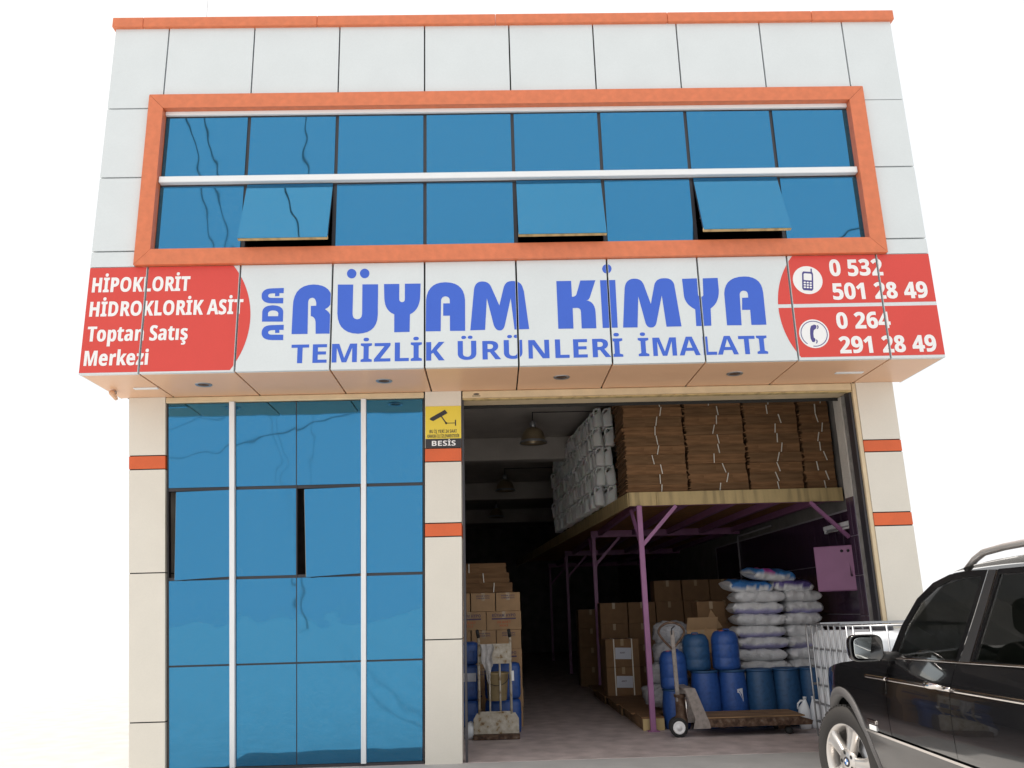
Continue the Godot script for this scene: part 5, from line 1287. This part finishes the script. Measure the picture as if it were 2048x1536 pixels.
func _side_x(y: float, z: float) -> float:                           # how far the flank lies in from the widest plane
	var x := _lut([[0.26, 0.15], [0.32, 0.10], [0.42, 0.055], [0.52, 0.03], [0.60, 0.018], [0.66, 0.004], [0.75, 0.0], [0.88, 0.002], [0.97, 0.012], [1.02, 0.026], [1.07, 0.045], [1.12, 0.068], [1.20, 0.10]], y)
	if z < 0.0: x += 0.30 * pow(-z / 0.86, 2.6)
	if z > 3.0: x += 0.14 * pow((z - 3.0) / 0.8, 2.2)
	return x

func _belt(z: float) -> float:                                       # upper edge of the flank
	return _lut([[-0.86, 0.60], [-0.80, 0.70], [-0.72, 0.79], [-0.60, 0.87], [-0.45, 0.94], [-0.25, 0.995], [0.0, 1.035], [0.3, 1.064], [0.6, 1.085], [0.86, 1.10], [1.73, 1.122], [2.4, 1.14], [3.8, 1.16]], z)

func _flank(z0: float, z1: float, y0: float, y1, right: bool, push := 0.0) -> ArrayMesh:   # a body panel; the wheel arches are cut by drawing vertices onto the arch
	var st := mb(true)
	var nz := int(ceil((z1 - z0) / 0.03)); var ny := 26
	var rows := []
	var dead := []
	for i in nz + 1:
		var z := lerpf(z0, z1, i / float(nz))
		var row := []; var dr := []
		var top: float = y1 if y1 is float else _belt(z)
		for j in ny + 1:
			var y := lerpf(y0, top, j / float(ny))
			var q := Vector2(z, y)
			var inside := false
			for a in [Vector2(0, 0.385), Vector2(2.82, 0.385)]:
				var d: Vector2 = q - a
				if d.length() < ARCH_R:
					inside = true
					q = a + (d / maxf(d.length(), 0.001)) * ARCH_R
					if q.y < y0: q.y = y0
			var x: float = _side_x(q.y, q.x) - push
			row.append(Vector3(CAR_W - x if right else x, q.y, q.x)); dr.append(inside)
		rows.append(row); dead.append(dr)
	for i in nz:
		for j in ny:
			if dead[i][j] and dead[i + 1][j] and dead[i][j + 1] and dead[i + 1][j + 1]: continue
			if right: quad(st, rows[i][j], rows[i][j + 1], rows[i + 1][j + 1], rows[i + 1][j])
			else: quad(st, rows[i][j], rows[i + 1][j], rows[i + 1][j + 1], rows[i][j + 1])
	return done(st)

func _house_x(y: float) -> float:                                    # side glass leans in
	return 0.068 + 0.155 * (y - 1.11) / 0.49

func _pane(poly: Array, right: bool, push: float) -> ArrayMesh:       # polygon in (z, y) laid on the leaning side, 4 mm thick, finely cut so that it follows the curve
	var st := mb()
	var p := pv(poly)
	for s in [0.0, 0.004]:
		var idx := Geometry2D.triangulate_polygon(p)
		for i in range(0, idx.size(), 3):
			var v := []
			for k in 3:
				var q := p[idx[i + k]]
				var x: float = _house_x(q.y) + push + s
				v.append(Vector3(CAR_W - x if right else x, q.y, q.x))
			face(st, v, Vector3(CAR_W * 0.5, 1.2, 2.0) if s == 0.0 else Vector3(-9, 1.2, 2.0))
	return done(st)

func car():
	var c := thing("parked_car", "glossy black off-road car with silver wheels parked nose-in at the right", "car", Vector3(3.116, 0, 1.84), deg_to_rad(-3.5))
	for right in [false, true]:
		part(c, "fender", _flank(-0.86, 0.853, 0.64, null, right), M.paint)
		var d1 := part(c, "door", _flank(0.859, 1.727, 0.655, null, right), M.paint)
		var d2 := part(c, "door", _flank(1.733, 2.70, 0.655, null, right), M.paint)
		part(c, "rear_quarter", _flank(2.706, 3.80, 0.60, null, right), M.paint)
		part(c, "sill_cladding", _flank(0.42, 2.42, 0.27, 0.628, right, 0.004), M.cladding)
		part(c, "sill_trim", _flank(0.43, 2.40, 0.630, 0.645, right, 0.012), M.chrome)
		part(c, "side_strip", _strip(0.50, 0.853, right), M.chrome)
		part(d1, "side_strip", _strip(0.859, 1.727, right), M.chrome)
		part(d2, "side_strip", _strip(1.733, 2.70, right), M.chrome)
		part(c, "lower_fender", _flank(-0.86, -0.40, 0.30, 0.635, right, 0.0), M.trim)
		part(c, "lower_quarter", _flank(3.2, 3.80, 0.30, 0.595, right, 0.0), M.trim)
		# door handles
		for hz in [[1.52, d1], [2.60, d2]]:
			var x := -0.026
			var pts := []
			for k in 9:
				var u := k / 8.0
				pts.append(Vector3(_side_x(1.0, 1.4) - 0.004 - 0.034 * sin(PI * u), 1.005 - 0.006 * u, hz[0] + 0.19 * (u - 0.4)))
			for k in pts.size():
				if right: pts[k].x = CAR_W - pts[k].x
			part(hz[1], "handle", tube(pts, [0.008, 0.013, 0.016, 0.017, 0.017, 0.017, 0.016, 0.013, 0.008], 10), M.chrome if not right else M.paint)
		# wheel-arch flares
		for az in [0.0, 2.82]:
			var st := mb(true)
			var rows := []
			for k in 41:
				var a := deg_to_rad(lerpf(-18.0, 198.0, k / 40.0))
				var row := []
				for e in [[ARCH_R - 0.025, 0.035], [ARCH_R - 0.008, -0.010], [ARCH_R + 0.012, -0.017], [ARCH_R + 0.045, -0.010], [ARCH_R + 0.052, 0.012]]:
					var y: float = 0.385 + sin(a) * e[0]; var z: float = az + cos(a) * e[0]
					var x: float = _side_x(maxf(y, 0.30), z) + e[1]
					row.append(Vector3(CAR_W - x if right else x, y, z))
				rows.append(row)
			add_grid(st, rows)
			part(c, "arch_flare", done(st), M.flare)
			# dark liner of the arch
			var s2 := mb(true)
			var r2 := []
			for k in 25:
				var a := PI * (k - 2) / 20.0
				var y := 0.385 + sin(a) * (ARCH_R - 0.004); var z: float = az + cos(a) * (ARCH_R - 0.004)
				var x0 := _side_x(maxf(y, 0.30), z) + 0.012
				r2.append([Vector3(CAR_W - x0 if right else x0, y, z), Vector3(CAR_W - 0.42 if right else 0.42, y, z)])
			add_grid(s2, r2)
			part(c, "arch_liner", done(s2), M.liner)
		# side glass
		var win := [0.905, 1.125, 1.715, 1.142, 1.79, 1.36, 1.86, 1.562, 1.70, 1.566, 1.50, 1.552, 1.33, 1.515, 1.15, 1.435, 1.0, 1.30]
		var win2 := [1.905, 1.147, 2.58, 1.160, 2.66, 1.30, 2.70, 1.545, 2.35, 1.565, 2.045, 1.568, 1.975, 1.36]
		var win3 := [2.74, 1.166, 3.28, 1.175, 3.10, 1.48, 2.80, 1.535]
		for w in [[win, d1], [win2, d2], [win3, c]]:
			part(w[1], "side_window", _pane(w[0], right, 0.010), M.autoglass)
		# window frames and pillars: outlines round the panes
		var fr := [[0.815, 1.108, 1.745, 1.128, 1.835, 1.36, 1.915, 1.595, 1.70, 1.600, 1.48, 1.588, 1.28, 1.548, 1.09, 1.460, 0.925, 1.300], win]
		part(c, "a_pillar", _ring(fr[0], fr[1], right, 0.0), M.paint)
		part(c, "b_pillar", _pane([1.748, 1.128, 1.862, 1.130, 1.935, 1.36, 2.005, 1.592, 1.918, 1.595, 1.838, 1.36], right, 0.003), M.trim)
		part(c, "window_trim", _pane([1.864, 1.130, 1.882, 1.130, 1.953, 1.36, 2.023, 1.590, 2.008, 1.592, 1.938, 1.36], right, -0.002), M.chrome)
		part(c, "c_pillar", _ring([1.884, 1.130, 2.66, 1.150, 2.72, 1.30, 2.755, 1.575, 2.35, 1.595, 2.026, 1.594, 1.955, 1.36], win2, right, 0.0), M.paint)
		part(c, "d_pillar", _ring([2.70, 1.150, 3.80, 1.160, 3.55, 1.50, 3.40, 1.585, 2.76, 1.575, 2.725, 1.30], win3, right, 0.0), M.paint)
		part(c, "belt_trim", _belt_trim(right), M.chrome)
		# mirror
		var mx := -1.0 if not right else 1.0
		var ox := 0.0 if not right else CAR_W
		var mr := part(c, "wing_mirror", _mirror_shell(), M.paint, Vector3(ox + mx * 0.115, 1.175, 0.90), Vector3(0, 0, 0))
		part(mr, "mirror_glass", _rounded(0.165, 0.125, 0.03, 0.004), M.mirror, Vector3(0, 0.0, 0.058), Vector3(0.04, 0.18 * -mx, 0))
		part(c, "mirror_arm", tube([Vector3(ox - mx * 0.10, 1.118, 0.915), Vector3(ox + mx * 0.04, 1.125, 0.91)], [0.03, 0.024], 8), M.trim)
		# roof rail
		var rl := []
		for k in 17:
			var u := k / 16.0
			var z := lerpf(1.56, 3.30, u)
			var lift := 0.058 * minf(1.0, minf(u, 1.0 - u) / 0.10)
			var x := 0.285
			rl.append(Vector3(CAR_W - x if right else x, _roof_y(z) + 0.005 + lift, z))
		part(c, "roof_rail", tube(rl, 0.019, 8), M.alloy)
		# wheels
		for az in [0.0, 2.82]:
			_wheel(c, Vector3(0.012 if not right else CAR_W - 0.012, 0.372, az), right)
	# bonnet, windscreen, roof, tail
	var grid := func(zs: Array, fx: Callable, fy: Callable) -> ArrayMesh:
		var st := mb(true)
		var rows := []
		for z in zs:
			var row := []
			for k in 21:
				var u := k / 20.0
				var e: float = fx.call(z)
				row.append(Vector3(lerpf(e, CAR_W - e, u), fy.call(z, u), z))
			rows.append(row)
		for i in rows.size() - 1:
			for k in 20: quad(st, rows[i][k], rows[i + 1][k], rows[i + 1][k + 1], rows[i][k + 1])
		return done(st)
	var steps := func(a: float, b: float, n: int) -> Array:
		var o := []
		for i in n + 1: o.append(lerpf(a, b, i / float(n)))
		return o
	var crown := func(u: float, h: float) -> float: return h * (1.0 - pow(absf(2.0 * u - 1.0), 2.4))
	part(c, "bonnet", grid.call(steps.call(-0.80, 0.78, 26), func(z): return _side_x(_belt(z), z), func(z, u): return _belt(z) + crown.call(u, 0.055)), M.paint)
	part(c, "windscreen", grid.call(steps.call(0.80, 1.50, 12), func(z): return lerpf(0.10, 0.235, (z - 0.8) / 0.7), func(z, u): return lerpf(1.115, 1.595, pow((z - 0.80) / 0.70, 0.86)) + crown.call(u, 0.05)), M.autoglass)
	part(c, "roof", grid.call(steps.call(1.50, 3.42, 24), func(z): return 0.222, func(z, u): return _roof_y(z) + crown.call(u, 0.05)), M.paint)
	part(c, "rear_window", grid.call(steps.call(3.42, 3.80, 8), func(z): return lerpf(0.225, 0.17, (z - 3.42) / 0.38), func(z, u): return lerpf(_roof_y(3.42), 1.16, (z - 3.42) / 0.38) + crown.call(u, 0.03)), M.autoglass)
	var st := mb(true)                                               # nose and tail close the body
	for e in [[-0.86, 0.30, 0.61, -0.05], [3.80, 0.30, 1.17, 0.06]]:
		var rows := []
		for j in 9:
			var row := []
			var y := lerpf(e[1], e[2], j / 8.0)
			for k in 15:
				var u := k / 14.0
				var x: float = _side_x(y, e[0])
				row.append(Vector3(lerpf(x, CAR_W - x, u), y, e[0] + e[3] * (1.0 - pow(absf(2.0 * u - 1.0), 3.0))))
			rows.append(row)
		if e[0] < 0.0: add_grid(st, rows)
		else:
			rows.reverse(); add_grid(st, rows)
	part(c, "bumper", done(st), M.paint)
	for x in [0.30, 1.22]:
		part(c, "headlight", box2(Vector3(x, 0.50, -0.925), Vector3(x + 0.35, 0.60, -0.87), 0.02), M.steel)
	for x in [0.70, 0.96]:
		part(c, "grille", box2(Vector3(x, 0.45, -0.935), Vector3(x + 0.21, 0.62, -0.89), 0.02), M.chrome)
	for x in [0.12, 1.58]:
		part(c, "tail_light", box2(Vector3(x, 0.85, 3.79), Vector3(x + 0.17, 1.1, 3.86), 0.02), M.capred)
	part(c, "underbody", box2(Vector3(0.22, 0.22, -0.74), Vector3(CAR_W - 0.22, 0.34, 3.65)), M.liner)
	part(c, "cabin_floor", box2(Vector3(0.10, 0.50, 0.62), Vector3(CAR_W - 0.10, 0.56, 3.5)), M.liner)
	part(c, "bulkhead", box2(Vector3(0.12, 0.35, 0.56), Vector3(CAR_W - 0.12, 1.04, 0.60)), M.liner)
	part(c, "dashboard", box2(Vector3(0.14, 0.86, 0.64), Vector3(CAR_W - 0.14, 1.06, 1.02), 0.05), M.trim)
	for x in [0.50, 1.37]:
		for z in [1.75, 2.60]:
			var s := part(c, "seat", _rounded(0.50, 0.62, 0.10, 0.14), M.seat, Vector3(x, 0.93, z), Vector3(0.22, 0, 0))
			part(s, "head_rest", _rounded(0.27, 0.19, 0.06, 0.09), M.seat, Vector3(0, 0.43, -0.02))
			part(c, "seat_cushion", box2(Vector3(x - 0.25, 0.562, z - 0.55), Vector3(x + 0.25, 0.70, z - 0.05), 0.04), M.seat)
	var wheel := []
	for k in 25: wheel.append(Vector3(cos(TAU * k / 24) * 0.18, sin(TAU * k / 24) * 0.18, 0))
	part(c, "steering_wheel", tube(wheel, 0.014, 6), M.trim, Vector3(0.50, 1.02, 1.12), Vector3(-0.5, 0, 0))
	# chrome badge behind the front arch
	part(c, "badge", box2(Vector3(-0.006, 0.690, 0.475), Vector3(0.006, 0.712, 0.63), 0.002), M.chrome)
	part(c, "side_marker", box2(Vector3(-0.004, 0.648, 0.505), Vector3(0.010, 0.680, 0.62), 0.003), M.vinyl)

func _roof_y(z: float) -> float:
	return _lut([[1.5, 1.597], [1.7, 1.622], [2.0, 1.642], [2.4, 1.652], [2.9, 1.640], [3.42, 1.585]], z)

func _ring(outer: Array, inner: Array, right: bool, push: float) -> ArrayMesh:   # outline with a pane-shaped hole
	var o := pv(outer); var i := pv(inner)
	var st := mb()
	var n := 90
	var along := func(p: PackedVector2Array, c: Vector2, a: float) -> Vector2:   # where a ray from c leaves p
		var d := Vector2(cos(a), sin(a)) * 5.0
		var best := c
		for k in p.size():
			var h = Geometry2D.segment_intersects_segment(c, c + d, p[k], p[(k + 1) % p.size()])
			if h != null and (h as Vector2).distance_to(c) > best.distance_to(c): best = h
		return best
	var m := Vector2.ZERO
	for v in i: m += v / i.size()
	var angles := []
	for k in n: angles.append(TAU * k / n)
	for v in o: angles.append(fposmod((v - m).angle(), TAU))
	for v in i: angles.append(fposmod((v - m).angle(), TAU))
	angles.sort()
	for k in angles.size():
		var a: float = angles[k]; var b: float = angles[(k + 1) % angles.size()] + (TAU if k == angles.size() - 1 else 0.0)
		if b - a < 1e-5: continue
		var v := []
		for e in [along.call(o, m, a), along.call(o, m, b), along.call(i, m, b), along.call(i, m, a)]:
			var x: float = _house_x(e.y) + push
			v.append(Vector3(CAR_W - x if right else x, e.y, e.x))
		face(st, v, Vector3(CAR_W * 0.5, 1.2, 2.0))
		# reveal down to the glass
		var r := [v[3], v[2], v[2] + Vector3(-0.012 if right else 0.012, 0, 0), v[3] + Vector3(-0.012 if right else 0.012, 0, 0)]
		face(st, r, Vector3(v[0].x, v[0].y, v[0].z))
	return done(st)

func _strip(z0: float, z1: float, right: bool) -> ArrayMesh:          # half-round moulding along the flank
	var st := mb(true)
	var pts := []
	for k in 16:
		var z := lerpf(z0, z1, k / 15.0)
		var y := 0.972 + 0.012 * z
		var x := _side_x(y, z) + 0.003
		pts.append(Vector3(CAR_W - x if right else x, y, z))
	add_tube(st, pts, 0.012, 10)
	return done(st)

func _belt_trim(right: bool) -> ArrayMesh:
	var st := mb(true)
	var pts := []
	for k in 30:
		var z := lerpf(0.83, 3.3, k / 29.0)
		var y := _belt(z) + 0.008
		var x := _house_x(y) - 0.006
		pts.append(Vector3(CAR_W - x if right else x, y, z))
	add_tube(st, pts, 0.006, 6)
	return done(st)

func _rounded(w: float, h: float, r: float, d: float) -> ArrayMesh:   # rounded slab facing +z, soft edge
	var st := mb(true)
	var rows := []
	for e in [[-0.5, 0.82], [-0.42, 0.95], [0.0, 1.0], [0.42, 0.95], [0.5, 0.82]]:
		var row := []
		for k in 32:
			var a := TAU * k / 32
			var c := cos(a); var s := sin(a)
			row.append(Vector3(signf(c) * pow(absf(c), 0.45) * w * 0.5 * lerpf(1.0, e[1], minf(1.0, d / 0.05)), signf(s) * pow(absf(s), 0.45) * h * 0.5 * lerpf(1.0, e[1], minf(1.0, d / 0.05)), e[0] * d))
		rows.append(row)
	add_grid(st, rows, true)
	for k in range(1, 31):
		tri(st, rows[0][0], rows[0][k + 1], rows[0][k])
		tri(st, rows[-1][0], rows[-1][k], rows[-1][k + 1])
	return done(st)

func _mirror_shell() -> ArrayMesh:                                    # housing with a rim round the glass
	var st := mb(true)
	var rows := []
	for e in [[-0.10, 0.25], [-0.085, 0.55], [-0.05, 0.85], [0.0, 0.98], [0.05, 1.0], [0.064, 0.98], [0.064, 0.90], [0.055, 0.88]]:
		var row := []
		for k in 32:
			var a := TAU * k / 32
			var c := cos(a); var s := sin(a)
			row.append(Vector3(signf(c) * pow(absf(c), 0.5) * 0.102 * e[1], signf(s) * pow(absf(s), 0.5) * 0.082 * e[1], e[0]))
		rows.append(row)
	add_grid(st, rows, true)
	for k in range(1, 31):
		tri(st, rows[0][0], rows[0][k + 1], rows[0][k])
		tri(st, rows[-1][0], rows[-1][k], rows[-1][k + 1])
	return done(st)

func _wheel(c: Node3D, at: Vector3, right: bool):
	# axis along x; built facing -x, turned for the other side
	var w := part(c, "wheel", lathe([Vector2(0.245, 0.0), Vector2(0.252, -0.004), Vector2(0.262, -0.012), Vector2(0.30, -0.018), Vector2(0.335, -0.012), Vector2(0.356, 0.006), Vector2(0.366, 0.022), Vector2(0.369, 0.05), Vector2(0.370, 0.11), Vector2(0.369, 0.18), Vector2(0.366, 0.21), Vector2(0.355, 0.228), Vector2(0.33, 0.246), Vector2(0.30, 0.252), Vector2(0.25, 0.24)], 72), M.tyre, at, Vector3(0, 0, -PI / 2) if not right else Vector3(0, 0, PI / 2))
	if at.z < 1.0:                                                   # front wheels steered to the left
		w.basis = Basis(Vector3.UP, deg_to_rad(16.0)) * w.basis
		w.position.x -= 0.02 if not right else 0.0
	# local: y runs inwards from the outer face, r in the x-z plane
	var tread := mb()
	for k in 72:
		var a := TAU * k / 72.0
		for y in [0.030, 0.075, 0.150, 0.196]:
			var b := Basis(Vector3.UP, -a)
			add_box(tread, b * Vector3(0.3695, y, 0.006 * (k % 2)), Vector3(0.012, 0.030, 0.018), 0.0, b)
	var tr := part(w, "tread_blocks", done(tread), M.tyre)
	tr.set_meta("kind", "stuff")
	part(w, "rim", lathe([Vector2(0.225, 0.22), Vector2(0.222, 0.14), Vector2(0.218, 0.06), Vector2(0.228, 0.02), Vector2(0.238, 0.004), Vector2(0.248, -0.004), Vector2(0.254, -0.002), Vector2(0.254, 0.008)], 60), M.alloy)
	part(w, "brake_disc", lathe([Vector2(0.07, 0.075), Vector2(0.16, 0.075), Vector2(0.16, 0.095), Vector2(0.07, 0.095)], 40), M.steel)
	part(w, "barrel", lathe([Vector2(0.0, 0.14), Vector2(0.221, 0.14)], 40), M.liner)
	# five broad spokes that flare to the rim
	for k in 5:
		var st := mb(true)
		var a0 := TAU * k / 5.0 + 0.31
		var rows := []
		for e in [[0.045, 0.60, -0.002, 0.05], [0.075, 0.46, -0.004, 0.05], [0.105, 0.335, -0.002, 0.05], [0.14, 0.27, 0.002, 0.05], [0.18, 0.255, 0.003, 0.045], [0.215, 0.27, 0.002, 0.045], [0.240, 0.31, 0.001, 0.04]]:
			var row := []
			for q in [[-1.0, e[3]], [-1.0, e[2] + 0.012], [-0.82, e[2] + 0.001], [-0.4, e[2] - 0.001], [0.0, e[2] + 0.004], [0.4, e[2] - 0.001], [0.82, e[2] + 0.001], [1.0, e[2] + 0.012], [1.0, e[3]]]:
				var a: float = a0 + q[0] * e[1]
				row.append(Vector3(cos(a) * e[0], q[1], sin(a) * e[0]))
			rows.append(row)
		add_grid(st, rows)
		part(w, "spoke", done(st), M.alloy)
		var la := TAU * k / 5.0 + 0.31 + PI / 5.0
		part(w, "lug_hole", lathe([Vector2(0.0, -0.0065), Vector2(0.009, -0.006), Vector2(0.0135, -0.008)], 10), M.trim, Vector3(cos(la) * 0.062, 0, sin(la) * 0.062))
	part(w, "hub", lathe([Vector2(0, -0.010), Vector2(0.034, -0.009), Vector2(0.044, -0.006), Vector2(0.085, -0.004), Vector2(0.09, 0.02)], 30), M.alloy)
	# roundel: dark ring, quarters in white and blue
	part(w, "roundel_ring", lathe([Vector2(0.020, -0.0135), Vector2(0.032, -0.0125), Vector2(0.034, -0.009)], 28), M.ink)
	for k in 4:
		var st := mb()
		for q in 6:
			var a := PI / 2 * (k + q / 6.0); var b := PI / 2 * (k + (q + 1) / 6.0)
			face(st, [Vector3(0, -0.0138, 0), Vector3(cos(a) * 0.020, -0.0138, sin(a) * 0.020), Vector3(cos(b) * 0.020, -0.0138, sin(b) * 0.020)], Vector3(0, 1, 0))
		part(w, "roundel_quarter", done(st), M.vinyl if k % 2 == 0 else M.roundelblue)
